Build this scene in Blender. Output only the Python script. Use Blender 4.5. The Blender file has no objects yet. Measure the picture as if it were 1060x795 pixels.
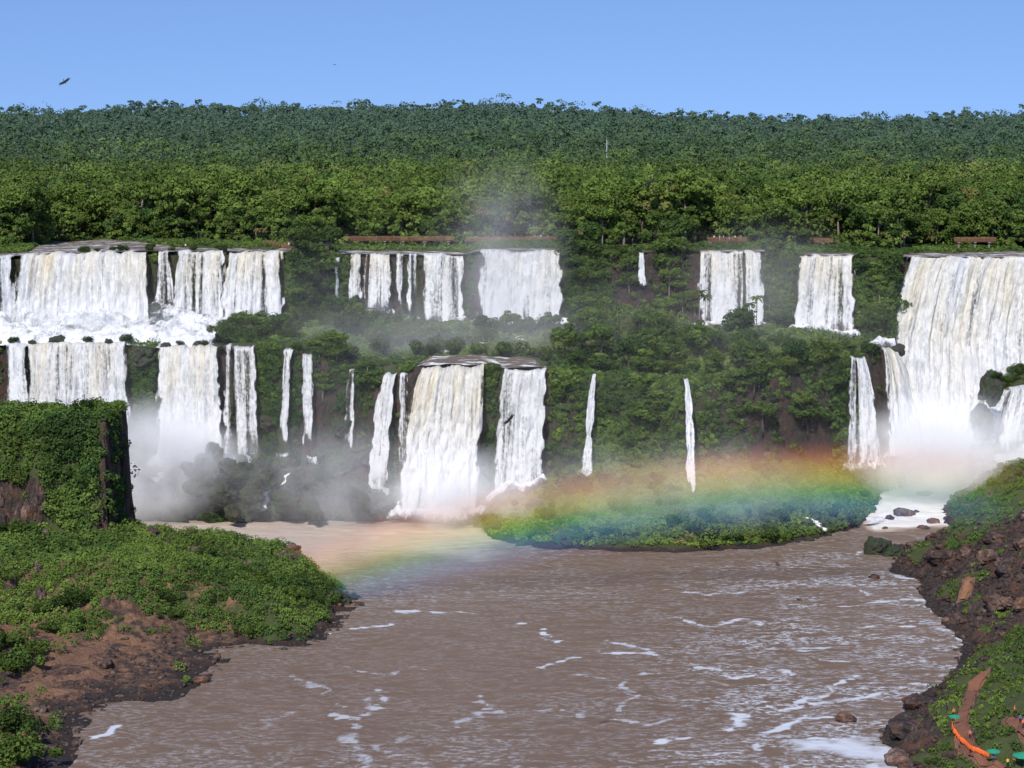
import bpy, math, random
import numpy as np
from mathutils import Vector, noise as mnoise
random.seed(7); RNG = np.random.default_rng(11)
sc = bpy.context.scene; COL = sc.collection
R = math.radians
# ------------------------------------------------------------------ camera and survey helpers
CAMZ = 106.0; FPX = 2290.0; CU, CV = 530.0, 397.5
PITCH = math.atan(247.5 / FPX)
cp, sp = math.cos(PITCH), math.sin(PITCH)
def P(u, v, Y):
    """world point at distance Y seen at photo pixel (u, v)"""
    dx = (u - CU) / FPX; dy = -(v - CV) / FPX
    d = (dx, cp + dy * sp, -sp + dy * cp); k = Y / d[1]
    return (d[0] * k, Y, CAMZ + d[2] * k)
def PZ(u, v, z=0.0):
    dx = (u - CU) / FPX; dy = -(v - CV) / FPX
    d = (dx, cp + dy * sp, -sp + dy * cp); k = (z - CAMZ) / d[2]
    return (d[0] * k, d[1] * k, z)
def PROJ(x, y, z):
    x = np.asarray(x, float); y = np.asarray(y, float); z = np.asarray(z, float) - CAMZ
    dep = y * cp - z * sp; up = y * sp + z * cp
    return CU + FPX * x / dep, CV - FPX * up / dep
# ------------------------------------------------------------------ noise
_T = np.random.default_rng(5).random((256, 256))
def vn(x, y):
    x = np.asarray(x, float); y = np.asarray(y, float)
    xi = np.floor(x).astype(int); yi = np.floor(y).astype(int)
    fx = x - xi; fy = y - yi; fx = fx * fx * (3 - 2 * fx); fy = fy * fy * (3 - 2 * fy)
    a = _T[xi % 256, yi % 256]; b = _T[(xi + 1) % 256, yi % 256]; c = _T[xi % 256, (yi + 1) % 256]; d = _T[(xi + 1) % 256, (yi + 1) % 256]
    return (a * (1 - fx) + b * fx) * (1 - fy) + (c * (1 - fx) + d * fx) * fy
def fbm(x, y, o=4):
    s = 0; a = .5; t = 0
    for i in range(o):
        s = s + a * vn(np.asarray(x) * 2 ** i + 17.3 * i, np.asarray(y) * 2 ** i + 9.1 * i); t += a; a *= .5
    return s / t
def ss(a, b, x):
    t = np.clip((np.asarray(x, float) - a) / (b - a), 0, 1); return t * t * (3 - 2 * t)
# ------------------------------------------------------------------ mesh helpers
def np_mesh(name, V, F, mat=None, smooth=False, face_attr=None, vert_attr=None, uv=None):
    V = np.asarray(V, np.float32); F = np.asarray(F, np.int32); k = F.shape[1]
    me = bpy.data.meshes.new(name)
    me.vertices.add(len(V)); me.vertices.foreach_set('co', V.ravel())
    me.loops.add(F.size); me.loops.foreach_set('vertex_index', F.ravel())
    me.polygons.add(len(F)); me.polygons.foreach_set('loop_start', np.arange(0, F.size, k, dtype=np.int32))
    if smooth: me.polygons.foreach_set('use_smooth', np.ones(len(F), bool))
    me.update(calc_edges=True)
    if face_attr is not None:
        a = me.attributes.new('tint', 'FLOAT_COLOR', 'FACE'); a.data.foreach_set('color', np.asarray(face_attr, np.float32).ravel())
    if vert_attr is not None:
        for nm, arr in vert_attr.items():
            a = me.attributes.new(nm, 'FLOAT_COLOR', 'POINT'); a.data.foreach_set('color', np.asarray(arr, np.float32).ravel())
    if uv is not None:
        l = me.uv_layers.new(name='UVMap'); l.data.foreach_set('uv', np.asarray(uv, np.float32)[F.ravel()].ravel())
    if mat: me.materials.append(mat)
    return me
def obj(name, me, parent=None, label=None, cat=None, group=None, kind=None, loc=None):
    o = bpy.data.objects.new(name, me); COL.objects.link(o)
    if parent: o.parent = parent
    if loc is not None: o.location = loc
    if label: o['label'] = label
    if cat: o['category'] = cat
    if group: o['group'] = group
    if kind: o['kind'] = kind
    return o
def thing(name, label, cat, loc=(0, 0, 0), rz=0, group=None):
    o = obj(name, None, None, label, cat, group, None, loc); o.rotation_euler = (0, 0, rz); o.empty_display_size = .3; return o
def dup(root, loc, rz, scale=1.0, label=None, group=None):
    r = root.copy(); COL.objects.link(r); r.location = loc; r.rotation_euler = (0, 0, rz)
    r.scale = (scale,) * 3 if np.isscalar(scale) else scale
    if label: r['label'] = label
    if group: r['group'] = group
    for ch in list(root.children):
        c = ch.copy(); COL.objects.link(c); c.parent = r
    return r
def grid_faces(nu, nv):
    i = np.arange(nv - 1)[:, None] * nu + np.arange(nu - 1)[None, :]
    return np.stack([i, i + 1, i + nu + 1, i + nu], -1).reshape(-1, 4)
class MB:
    """collects boxes and tubes into one mesh"""
    def __init__(s): s.v = []; s.f = []; s.m = []
    def box(s, c, d, rz=0, m=0):
        n = len(s.v); ca, sa = math.cos(rz), math.sin(rz)
        for z in (-1, 1):
            for y, x in ((-1, -1), (-1, 1), (1, 1), (1, -1)):
                px, py = x * d[0] / 2, y * d[1] / 2
                s.v.append((c[0] + px * ca - py * sa, c[1] + px * sa + py * ca, c[2] + z * d[2] / 2))
        for q in ((3, 2, 1, 0), (4, 5, 6, 7), (0, 1, 5, 4), (1, 2, 6, 5), (2, 3, 7, 6), (3, 0, 4, 7)):
            s.f.append(tuple(n + i for i in q)); s.m.append(m)
    def tube(s, pts, rad, n=7, m=0):
        pts = [Vector(p) for p in pts]; b = len(s.v); N = len(pts)
        for i, p in enumerate(pts):
            t = (pts[min(i + 1, N - 1)] - pts[max(i - 1, 0)]).normalized()
            a = t.cross(Vector((0, 1, 0)) if abs(t.y) < .9 else Vector((1, 0, 0))).normalized(); c = t.cross(a)
            r = rad[i] if hasattr(rad, '__len__') else rad
            for k in range(n):
                an = 2 * math.pi * k / n; q = p + (a * math.cos(an) + c * math.sin(an)) * r; s.v.append(tuple(q))
        for i in range(N - 1):
            for k in range(n):
                s.f.append((b + i * n + k, b + i * n + (k + 1) % n, b + (i + 1) * n + (k + 1) % n, b + (i + 1) * n + k)); s.m.append(m)
        s.f.append(tuple(b + k for k in range(n))[::-1]); s.m.append(m)
        s.f.append(tuple(b + (N - 1) * n + k for k in range(n))); s.m.append(m)
    def mesh(s, name, mats, smooth=False):
        me = bpy.data.meshes.new(name); me.from_pydata(s.v, [], s.f)
        for m in (mats if isinstance(mats, (list, tuple)) else [mats]): me.materials.append(m)
        for p, i in zip(me.polygons, s.m): p.material_index = i; p.use_smooth = smooth
        me.update(); return me
# ------------------------------------------------------------------ node helpers
class NT:
    def __init__(s, name, world=False):
        s.mat = bpy.data.materials.new(name); s.mat.use_nodes = True; s.t = s.mat.node_tree; s.t.nodes.clear()
        s.out = s.t.nodes.new('ShaderNodeOutputMaterial')
    def n(s, typ, **kw):
        nd = s.t.nodes.new('ShaderNode' + typ)
        for k, v in kw.items():
            if k == 'ins':
                for kk, vv in v.items():
                    if isinstance(vv, bpy.types.NodeSocket): s.t.links.new(vv, nd.inputs[kk])
                    else: nd.inputs[kk].default_value = vv
            else: setattr(nd, k, v)
        return nd
    def link(s, a, b): s.t.links.new(a, b)
    def math(s, op, a, b=None, c=None, clamp=False):
        nd = s.n('Math', operation=op, use_clamp=clamp)
        for i, x in enumerate((a, b, c)):
            if x is None: continue
            if isinstance(x, bpy.types.NodeSocket): s.link(x, nd.inputs[i])
            else: nd.inputs[i].default_value = x
        return nd.outputs[0]
    def mix(s, f, a, b, blend='MIX'):
        nd = s.n('Mix', data_type='RGBA', blend_type=blend)
        for i, x in ((0, f), (6, a), (7, b)):
            if isinstance(x, bpy.types.NodeSocket): s.link(x, nd.inputs[i])
            else: nd.inputs[i].default_value = x if i == 0 else (x + (1,) if len(x) == 3 else x)
        return nd.outputs[2]
    def ramp(s, f, stops, interp='LINEAR'):
        nd = s.n('ValToRGB'); nd.color_ramp.interpolation = interp; e = nd.color_ramp.elements
        while len(e) < len(stops): e.new(.5)
        for el, (p, c) in zip(e, stops):
            el.position = p; el.color = (c, c, c, 1) if np.isscalar(c) else tuple(c) + (1,)
        s.link(f, nd.inputs[0]); return nd.outputs[0]
    def noise(s, vec, scale, detail=3, rough=.55, dist=0):
        nd = s.n('TexNoise', ins={'Scale': scale, 'Detail': detail, 'Roughness': rough, 'Distortion': dist})
        if vec is not None: s.link(vec, nd.inputs['Vector'])
        return nd.outputs[0]
    def mapping(s, vec, scale=(1, 1, 1), rot=(0, 0, 0), loc=(0, 0, 0)):
        nd = s.n('Mapping', ins={'Scale': scale, 'Rotation': rot, 'Location': loc}); s.link(vec, nd.inputs[0]); return nd.outputs[0]
    def pos(s): return s.n('NewGeometry').outputs['Position']
    def attr(s, name):
        a = s.n('Attribute', attribute_name=name); sep = s.n('SeparateColor'); s.link(a.outputs['Color'], sep.inputs[0]); return sep.outputs
    def maprange(s, x, a, b, c=0., d=1., smooth=True):
        nd = s.n('MapRange', interpolation_type='SMOOTHSTEP' if smooth else 'LINEAR', ins={'From Min': a, 'From Max': b, 'To Min': c, 'To Max': d}); s.link(x, nd.inputs[0]); return nd.outputs[0]
    def done(s, surf, disp=None):
        s.link(surf, s.out.inputs[0]); return s.mat
    def bump(s, h, strength, dist):
        return s.n('Bump', ins={'Height': h, 'Strength': strength, 'Distance': dist}).outputs[0]
def simple(name, c, rough=.7, var=.25, scale=2.0, metallic=0):
    m = NT(name); n = m.noise(m.pos(), scale)
    col = m.mix(n, tuple(x * (1 - var) for x in c), tuple(min(1, x * (1 + var)) for x in c))
    b = m.n('BsdfPrincipled', ins={'Base Color': col, 'Roughness': rough, 'Metallic': metallic}); return m.done(b.outputs[0])
# ------------------------------------------------------------------ materials
def leaf_material():
    m = NT('leaf_foliage'); t = m.attr('tint'); oi = m.n('ObjectInfo')
    hue = m.math('ADD', t[1], m.math('MULTIPLY', m.math('SUBTRACT', oi.outputs['Random'], .5), .26), clamp=True)
    col = m.ramp(hue, [(0, (.028, .060, .022)), (.3, (.056, .098, .024)), (.55, (.098, .146, .030)), (.80, (.124, .184, .036)), (.95, (.165, .150, .050)), (1, (.15, .105, .045))])
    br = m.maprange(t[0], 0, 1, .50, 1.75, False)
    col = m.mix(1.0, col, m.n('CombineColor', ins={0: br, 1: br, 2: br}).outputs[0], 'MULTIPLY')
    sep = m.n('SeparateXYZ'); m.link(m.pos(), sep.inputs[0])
    far = m.maprange(sep.outputs[1], 800, 2200, .04, .88)  # aerial haze painted into the leaf colour, growing with world Y
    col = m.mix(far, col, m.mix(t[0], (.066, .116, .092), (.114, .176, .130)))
    d = m.n('BsdfDiffuse', ins={'Color': col}); tr = m.n('BsdfTranslucent', ins={'Color': m.mix(.4, col, (.09, .14, .03), 'MIX')})
    mx = m.n('MixShader', ins={0: .22}); m.link(d.outputs[0], mx.inputs[1]); m.link(tr.outputs[0], mx.inputs[2])
    return m.done(mx.outputs[0])
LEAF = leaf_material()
def bark_material(name, a, b):
    m = NT(name); n = m.noise(m.mapping(m.pos(), (2, 2, .4)), 1.5, 4)
    return m.done(m.n('BsdfPrincipled', ins={'Base Color': m.mix(n, a, b), 'Roughness': .9}).outputs[0])
BARK = bark_material('pale_bark', (.16, .13, .10), (.36, .31, .25))
BARKD = bark_material('dark_bark', (.06, .045, .035), (.16, .12, .09))
def rock_col(m, p):
    n1 = m.noise(p, .22, 5, .6); n2 = m.noise(m.mapping(p, (1, 1, .35)), 1.1, 5, .65)
    c = m.ramp(n2, [(.30, (.008, .006, .006)), (.45, (.036, .026, .022)), (.60, (.085, .054, .040)), (.74, (.21, .155, .12))])  # near-black low end paints shaded crevices into the rock colour
    return m.mix(m.maprange(n1, .45, .68), c, m.mix(.6, c, (.13, .055, .028)))
def terrain_material():
    m = NT('gorge_terrain'); p = m.pos(); t = m.attr('mask')     # r vegetation, g soil, b wet rock
    rock = rock_col(m, p)
    g1 = m.noise(p, .5, 4, .6); g2 = m.noise(p, 2.2, 3, .6)
    green = m.mix(g2, m.mix(g1, (.018, .036, .010), (.050, .074, .016)), m.mix(g1, (.070, .105, .020), (.115, .105, .035)))
    soil = m.mix(g1, (.17, .078, .042), (.32, .18, .10))
    soil = m.mix(m.maprange(g2, .5, .7), soil, (.11, .05, .028))
    f = m.maprange(m.math('ADD', t[0], m.math('MULTIPLY', m.math('SUBTRACT', g2, .5), .9)), .42, .58)
    c = m.mix(f, rock, green)
    c = m.mix(m.maprange(m.math('ADD', t[1], m.math('MULTIPLY', m.math('SUBTRACT', g1, .5), .7)), .4, .6), c, soil)
    c = m.mix(m.math('MULTIPLY', t[2], .8), c, (.014, .013, .011))
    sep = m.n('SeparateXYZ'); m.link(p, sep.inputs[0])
    c = m.mix(m.maprange(sep.outputs[1], 1000, 3000, 0, .7), c, (.035, .07, .075))  # distant ground washed blue-green: haze put into its colour
    h = m.math('ADD', m.noise(p, .9, 6, .65), m.math('MULTIPLY', m.noise(p, 4, 3), .3))
    b = m.n('BsdfPrincipled', ins={'Base Color': c, 'Roughness': .85, 'Normal': m.bump(h, .8, 1.2)}); return m.done(b.outputs[0])
TERR = terrain_material()
def rock_material():
    m = NT('basalt_rock'); p = m.pos(); c = rock_col(m, p)
    oi = m.n('ObjectInfo'); k = m.math('MULTIPLY', m.maprange(oi.outputs['Random'], 0, 1, .6, 1.9, False), m.maprange(m.noise(p, .35, 2), .3, .7, .6, 1.7))
    c = m.mix(1., c, m.n('CombineColor', ins={0: k, 1: k, 2: k}).outputs[0], 'MULTIPLY')
    h = m.noise(p, 1.6, 6, .65)
    return m.done(m.n('BsdfPrincipled', ins={'Base Color': c, 'Roughness': .75, 'Normal': m.bump(h, .8, .5)}).outputs[0])
ROCK = rock_material()
def moss_rock_material():
    m = NT('wet_mossy_rock'); p = m.pos(); c = rock_col(m, p)
    f = m.maprange(m.noise(p, .6, 4), .42, .56); c = m.mix(f, m.mix(.5, c, (.02, .02, .018)), (.030, .055, .016))
    return m.done(m.n('BsdfPrincipled', ins={'Base Color': c, 'Roughness': .7, 'Normal': m.bump(m.noise(p, 1.2, 6, .65), .8, .7)}).outputs[0])
MOSS = moss_rock_material()
def fall_material():
    m = NT('falling_water'); uv = m.n('UVMap').outputs[0]; t = m.attr('flow')      # r coverage, g cream, b grain seed
    oi = m.n('ObjectInfo')
    comb = m.n('VectorMath', operation='ADD'); m.link(uv, comb.inputs[0]); cx = m.n('CombineXYZ'); m.link(m.math('MULTIPLY', oi.outputs['Random'], 200), cx.inputs[0]); m.link(cx.outputs[0], comb.inputs[1]); q = comb.outputs[0]
    s1 = m.noise(m.mapping(q, (.9, .045, 1)), 1., 4, .6, .15)
    s2 = m.noise(m.mapping(q, (3.0, .22, 1)), 1., 3, .6, .3)
    s3 = m.noise(m.mapping(q, (1.3, .8, 1)), 1., 4, .65, .2)
    st = m.math('ADD', m.math('MULTIPLY', s1, .50), m.math('ADD', m.math('MULTIPLY', s2, .26), m.math('MULTIPLY', s3, .36)))
    cov = m.math('ADD', m.math('SUBTRACT', st, .56), m.math('MULTIPLY', m.math('SUBTRACT', t[0], .5), .62))
    a = m.maprange(cov, -.15, .12)
    crm = m.math('MULTIPLY', m.maprange(m.noise(m.mapping(q, (.16, .02, 1)), 1., 3), .30, .70), t[1])
    white = m.mix(crm, (.90, .90, .90), (.88, .80, .60))
    s4 = m.noise(m.mapping(q, (.55, .28, 1)), 1., 5, .7, .6); dk = m.maprange(m.math('ADD', m.math('MULTIPLY', s4, .7), m.math('MULTIPLY', s2, .3)), .44, .57, 0, 1)
    dk2 = m.maprange(m.math('ADD', m.math('MULTIPLY', s1, .6), m.math('MULTIPLY', s3, .4)), .39, .52, 0, 1)
    base = m.mix(m.math('MINIMUM', m.math('MULTIPLY', m.math('ADD', m.math('MULTIPLY', dk, 1.1), m.math('ADD', dk2, t[2])), .5), 1.0), m.mix(crm, (.46, .50, .52), (.58, .50, .34)), white)
    d = m.n('BsdfDiffuse', ins={'Color': base, 'Normal': m.bump(m.math('ADD', s1, m.math('MULTIPLY', s3, .6)), .5, 1.2)})
    tl = m.n('BsdfTranslucent', ins={'Color': base}); mx = m.n('MixShader', ins={0: .2}); m.link(d.outputs[0], mx.inputs[1]); m.link(tl.outputs[0], mx.inputs[2])
    tp = m.n('BsdfTransparent'); m2 = m.n('MixShader'); m.link(a, m2.inputs[0]); m.link(tp.outputs[0], m2.inputs[1]); m.link(mx.outputs[0], m2.inputs[2])
    return m.done(m2.outputs[0])
FALL = fall_material()
def foam_material():
    m = NT('white_foam'); p0 = m.pos(); p = m.mapping(p0, (1, .30, .28)); t = m.attr('flow'); n = m.noise(p, .7, 5, .65); n2 = m.noise(p, 2.4, 4, .6)
    base = m.mix(m.maprange(m.noise(p, 1.3, 5, .65), .36, .56), (.66, .68, .69), (.88, .88, .87))
    cov = m.math('ADD', m.math('MULTIPLY', m.math('SUBTRACT', m.math('ADD', m.math('MULTIPLY', n, .5), m.math('MULTIPLY', n2, .5)), .5), 1.3), m.math('SUBTRACT', t[0], .5)); a = m.maprange(cov, -.18, .22)
    d = m.n('BsdfDiffuse', ins={'Color': base, 'Normal': m.bump(m.math('ADD', n, n2), .3, .6)})
    tp = m.n('BsdfTransparent'); m2 = m.n('MixShader'); m.link(a, m2.inputs[0]); m.link(tp.outputs[0], m2.inputs[1]); m.link(d.outputs[0], m2.inputs[2])
    return m.done(m2.outputs[0])
FOAM = foam_material()
def river_material():
    m = NT('muddy_river'); p = m.pos(); t = m.attr('foam')     # r streak foam, g churn foam, b solid foam
    wv = m.noise(m.mapping(p, (.5, 1.0, 1)), .55, 4, .6, .4); fine = m.noise(m.mapping(p, (.7, 1.1, 1)), 1.8, 4, .6)
    big = m.noise(p, .03, 3)
    brown = m.mix(big, (.188, .124, .082), (.240, .164, .112)); brown = m.mix(m.maprange(wv, .35, .65), m.mix(.30, brown, (.12, .080, .055)), brown)
    w = m.n('TexNoise', ins={'Scale': .09, 'Detail': 2}); m.link(p, w.inputs['Vector'])
    va = m.n('VectorMath', operation='MULTIPLY_ADD', ins={1: (16, 9, 0), 2: (0, 0, 0)}); m.link(w.outputs[1], va.inputs[0]); m.link(p, va.inputs[2])
    r1 = m.noise(m.mapping(va.outputs[0], (.10, .24, 1)), 1, 3, .55); ridge = m.math('SUBTRACT', 1, m.math('MULTIPLY', m.math('ABSOLUTE', m.math('SUBTRACT', r1, .5)), 9), clamp=True)
    speck = m.maprange(m.noise(m.mapping(p, (.7, 1.0, 1)), .9, 4, .7), .44, .60)
    streak = m.math('MULTIPLY', m.math('MULTIPLY', ridge, speck), t[0])
    dots = m.math('MULTIPLY', m.maprange(m.noise(m.mapping(p, (.5, 1.4, 1)), 1.1, 3, .7), .62, .68), m.math('MULTIPLY', t[0], .45))
    churn = m.maprange(m.math('ADD', m.math('SUBTRACT', m.noise(m.mapping(p, (.5, 1.1, 1)), .35, 6, .7), .5), m.math('SUBTRACT', m.math('MULTIPLY', t[1], 1.1), .5)), -.30, .46)
    solid = m.math('MULTIPLY', t[2], m.maprange(m.math('ADD', m.noise(m.mapping(p, (.8, 1.3, 1)), 1.1, 5, .75), m.math('MULTIPLY', t[2], .55)), .60, .86))
    f = m.math('MAXIMUM', m.math('MAXIMUM', streak, dots), m.math('MAXIMUM', churn, solid)); f = m.math('MINIMUM', f, .95)
    col = m.mix(f, brown, m.mix(m.maprange(t[1], .0, .35), (.66, .70, .76), m.mix(m.maprange(t[1], .82, .92), (.56, .47, .39), (.82, .80, .76))))
    h = m.math('ADD', wv, m.math('ADD', m.math('MULTIPLY', fine, .3), m.math('MULTIPLY', f, .3)))
    b = m.n('BsdfPrincipled', ins={'Base Color': col, 'Roughness': m.math('ADD', .48, m.math('MULTIPLY', f, .4)), 'IOR': 1.33, 'Specular IOR Level': .30, 'Normal': m.bump(h, .30, .8)})
    return m.done(b.outputs[0])
RIVER = river_material()
def upper_river_material():
    m = NT('upper_river_water'); p = m.pos(); n = m.noise(m.mapping(p, (.25, .9, 1)), .5, 5, .65)
    col = m.mix(m.maprange(n, .50, .62), (.150, .118, .092), (.75, .74, .72))
    return m.done(m.n('BsdfPrincipled', ins={'Base Color': col, 'Roughness': .7, 'Specular IOR Level': .12, 'Normal': m.bump(n, .35, .5)}).outputs[0])
UPR = upper_river_material()
# ------------------------------------------------------------------ the lie of the land
def line(ctrl):
    q = sorted(P(*c) for c in ctrl); a = np.array(q); return a[:, 0], a[:, 1], a[:, 2]
CR = line([(-120, 268, 668), (-60, 268, 672), (0, 266, 678), (60, 262, 686), (150, 260, 690), (300, 261, 700), (330, 262, 712), (360, 263, 720), (480, 264, 722), (495, 260, 716), (583, 260, 714), (600, 262, 710),
           (720, 261, 712), (790, 261, 712), (825, 264, 704), (885, 265, 702), (915, 266, 700), (938, 266, 714), (1060, 267, 716), (1180, 267, 712)])
LP = line([(-120, 352, 650), (-60, 352, 650), (30, 356, 648), (130, 354, 650), (165, 357, 648), (265, 360, 645), (300, 362, 642), (362, 383, 640), (395, 390, 636), (430, 380, 632), (500, 379, 632), (520, 382, 634),
           (567, 382, 634), (600, 386, 634), (715, 392, 630), (800, 388, 630), (860, 376, 636), (880, 372, 644), (915, 362, 652), (940, 372, 662), (962, 425, 676), (1005, 432, 678), (1022, 385, 654), (1180, 374, 650)])
def Yc(x): return np.interp(x, CR[0], CR[1])
def Zc(x): return np.interp(x, CR[0], CR[2])
def Yt(x): return np.interp(x, LP[0], LP[1])
def Zt(x): return np.interp(x, LP[0], LP[2])
SH = np.array(sorted([PZ(u, v)[:2] for u, v in ((-150, 540), (395, 540), (440, 536), (498, 545), (508, 557), (530, 562), (570, 569), (620, 570), (700, 572), (790, 567), (840, 558), (880, 549))] + [(110, 640), (125, 640), (190, 640)]))
def Ys(x): return np.interp(x, SH[:, 0], SH[:, 1])
FT = np.array(sorted([(P(u, 480, 635)[0], z) for u, z in ((-120, 14), (100, 16), (180, 17), (380, 15), (405, 4), (500, 4), (520, 8), (580, 14), (700, 16), (860, 15), (885, 8), (930, 4), (1010, 4), (1035, 12), (1150, 14))]))
def Zf(x): return np.interp(x, FT[:, 0], FT[:, 1])
def seg_dist(x, y, poly, closed=True):
    n = len(poly); best = np.full(np.shape(x), 1e9); inside = np.zeros(np.shape(x), bool)
    for i in range(n if closed else n - 1):
        (ax, ay), (bx, by) = poly[i], poly[(i + 1) % n]
        dx, dy = bx - ax, by - ay; t = np.clip(((x - ax) * dx + (y - ay) * dy) / (dx * dx + dy * dy + 1e-9), 0, 1)
        best = np.minimum(best, np.hypot(x - ax - t * dx, y - ay - t * dy))
        if closed:
            c = ((ay > y) != (by > y)) & (x < (bx - ax) * (y - ay) / (by - ay + 1e-12) + ax); inside ^= c
    return np.where(inside, best, -best) if closed else best
LEFT = [PZ(u, v)[:2] for u, v in ((40, 830), (55, 795), (72, 765), (82, 738), (120, 722), (170, 722), (212, 694), (222, 684), (214, 670), (262, 668), (300, 670), (338, 655), (352, 634), (362, 618))] + [(-42, 524), (-52, 535), (-75, 540), (-88, 556), (-94, 600), (-200, 610), (-200, 340)]
RIGHT = [PZ(u, v)[:2] for u, v in ((958, 830), (935, 790), (918, 768), (922, 745), (952, 722), (985, 694), (1003, 668), (985, 650), (968, 640), (955, 618), (948, 600), (925, 592), (925, 578), (968, 562), (985, 545))] + [(122, 632), (128, 645), (190, 650), (220, 600), (220, 330)]
def height(x, y):
    n1 = fbm(x / 14 + 3, y / 14 + 8, 4) - .5; n2 = fbm(x / 4 + 31, y / 4 + 5, 3) - .5
    yw = y + n1 * 2.2 + n2 * 1.2
    yc, zc, yt, zt = Yc(x), Zc(x), Yt(x), Zt(x)
    u = CU + FPX * x / (y * cp + (CAMZ - 40) * sp)
    zb = np.interp(u, [0, 280, 350, 480, 600, 800, 900, 935, 960, 1060], [zt.mean() * 0 + 47, 47, 50, 49, 50, 49, 46, 44, 38, 40])
    u0 = CU + FPX * x / (y * cp + 34 * sp)
    k = np.clip((yw - yt) / np.maximum(yc - 6 - yt, 4), 0, 1)
    terr = zt + (zb - zt) * k + n1 * 3.5 * ss(0, 8, yw - yt) * ss(205, 240, u) * (1 - ss(425, 445, u) * (1 - ss(558, 580, u)) * ss(18, 10, yw - yt))
    land = np.interp(u0, [-80, 300, 306, 344, 350, 588, 594, 722, 728, 792, 797, 820, 826, 886, 891, 931, 937, 1200], [0, 0, 1, 1, 0, 0, 1, 1, 0, 0, 1, 1, 0, 0, 1, 1, 0, 0])
    fe = np.interp(u0, LEU, LEV)
    top = zc - 1.0 + 1.7 * np.maximum(land, ss(-5, 2, y - fe + n1 * 6))
    ys, zf = Ys(x), Zf(x)
    foot = zf * np.clip((yw - ys) / np.maximum(yt - 5 - ys, 3), -1, 1.2) + n2 * 2.2 * ss(-6, 4, yw - ys) + n1 * 4 * ss(-2, 12, yw - ys)
    foot = np.where(y < ys - 8, -6, foot)
    h = foot + (terr - foot) * np.clip((yw - (yt - 4.5)) / 4.5, 0, 1) ** .8
    h = h + (top - h) * np.clip((yw - (yc - 4.5)) / 4.5, 0, 1) ** .8
    zl = np.interp(y, [640, 664, 682, 704, 714, 718], [P(960, v_, y_)[2] - 3.0 for v_, y_ in ((520, 640), (506, 664), (420, 682), (350, 704), (272, 714), (262, 718))])
    inb = ss(926, 940, u) * ss(1030, 1016, u + 0 * y); h = np.where((y > 636) & (y < 715), h + (np.minimum(h, zl) - h) * inb, h)
    # left bank: beach, peninsula and cliff block
    dl = seg_dist(x, y, LEFT) + n1 * 4 + n2 * 2
    slope = .10 + .42 * ss(452, 480, y) * ss(-105, -80, x) + .22 * ss(452, 480, y)
    hl = np.minimum(dl * slope, 14.5 - 4.5 * ss(-92, -60, x) - 3 * ss(-60, -45, x) + n1 * 7) + n2 * 2.3 + .3
    # steeper back of the ridge
    hl = np.where(dl > 0, hl, dl * .5)
    fx = np.clip((-94.2 + n2 * 2.0 + n1 * 1.2 - x) / 2.2, 0, 1) * ss(554, 546, y + n1 * 4); fy = np.clip((y - (503 - (x + 92) * .10) + n1 * 14 + n2 * 5 - 6) / 10.0, 0, 1)
    apron = 16 * ss(0, 1, np.clip((y - 478) / 26, 0, 1)) * ss(-80, -96, x) * (.8 + n1) * ss(536, 522, y)
    hl = np.where(dl > 0, np.maximum(hl, apron), hl)
    blk = np.minimum(fx, fy ** .75) * (40.5 + n1 * 5 + n2 * 2); hl = np.where(dl > -3, np.maximum(hl, blk), hl)
    # right bank
    dr = seg_dist(x, y, RIGHT) + n1 * 5 + n2 * 2.5
    sr = .52 + .22 * ss(520, 575, y) - .12 * ss(430, 400, y)
    hr = np.where(dr > 0, dr * sr, dr * .5) + (n2 * 4.2 + (fbm(x / 2 + 7, y / 2, 2) - .5) * 1.6) * ss(0, 4, dr)
    hr = np.minimum(hr, 34 + n1 * 6)
    hr = np.where(dr > -12, hr, -6)
    hl = np.where(dl > -12, hl, -6)
    return np.maximum(np.maximum(h, -6), np.maximum(hl, hr))
GS = .8
LEU = [-50, 28, 42, 110, 160, 182, 230, 280, 305, 330, 350, 362, 470, 482, 585, 600, 720, 724, 790, 800, 822, 826, 885, 890, 935, 945, 985, 1000, 1060, 1120]; LEV = [694, 700, 786, 786, 745, 714, 711, 714, 735, 735, 735, 742, 742, 731, 729, 729, 729, 726, 726, 726, 716, 716, 716, 716, 730, 738, 744, 752, 756, 756]
FEU = [-50, 30, 45, 110, 180, 280, 305, 330, 360, 470, 480, 585, 600, 720, 730, 790, 800, 820, 885, 895, 935, 960, 1060, 1120]; FEV = [730, 738, 786, 788, 752, 744, 742, 735, 766, 768, 766, 766, 732, 732, 762, 762, 732, 748, 756, 732, 738, 776, 778, 778]
gx = np.arange(-176, 176.1, GS); gy = np.arange(352, 800, GS)
GX, GY = np.meshgrid(gx, gy); GH = height(GX, GY)
gyd, gxd = np.gradient(GH, GS); STEEP = np.hypot(gxd, gyd)
def ground(x, y):
    fx = np.clip((np.asarray(x, float) - gx[0]) / GS, 0, len(gx) - 1.001); fy = np.clip((np.asarray(y, float) - gy[0]) / GS, 0, len(gy) - 1.001)
    i = fx.astype(int); j = fy.astype(int); a = fx - i; b = fy - j
    return (GH[j, i] * (1 - a) + GH[j, i + 1] * a) * (1 - b) + (GH[j + 1, i] * (1 - a) + GH[j + 1, i + 1] * a) * b
def hit(u, v, y0=355.0, y1=798.0):
    """where the sight line through (u, v) meets the ground or the river"""
    ys = np.arange(y0, y1, .4); q = np.array([P(u, v, y) for y in ys]); g = np.maximum(ground(q[:, 0], q[:, 1]), 0)
    k = np.nonzero(q[:, 2] <= g)[0]; k = k[0] if len(k) else len(ys) - 1
    return Vector((q[k, 0], q[k, 1], float(g[k])))
GU, GV = PROJ(GX, GY, GH)
veg = .85 * np.ones_like(GH)
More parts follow.
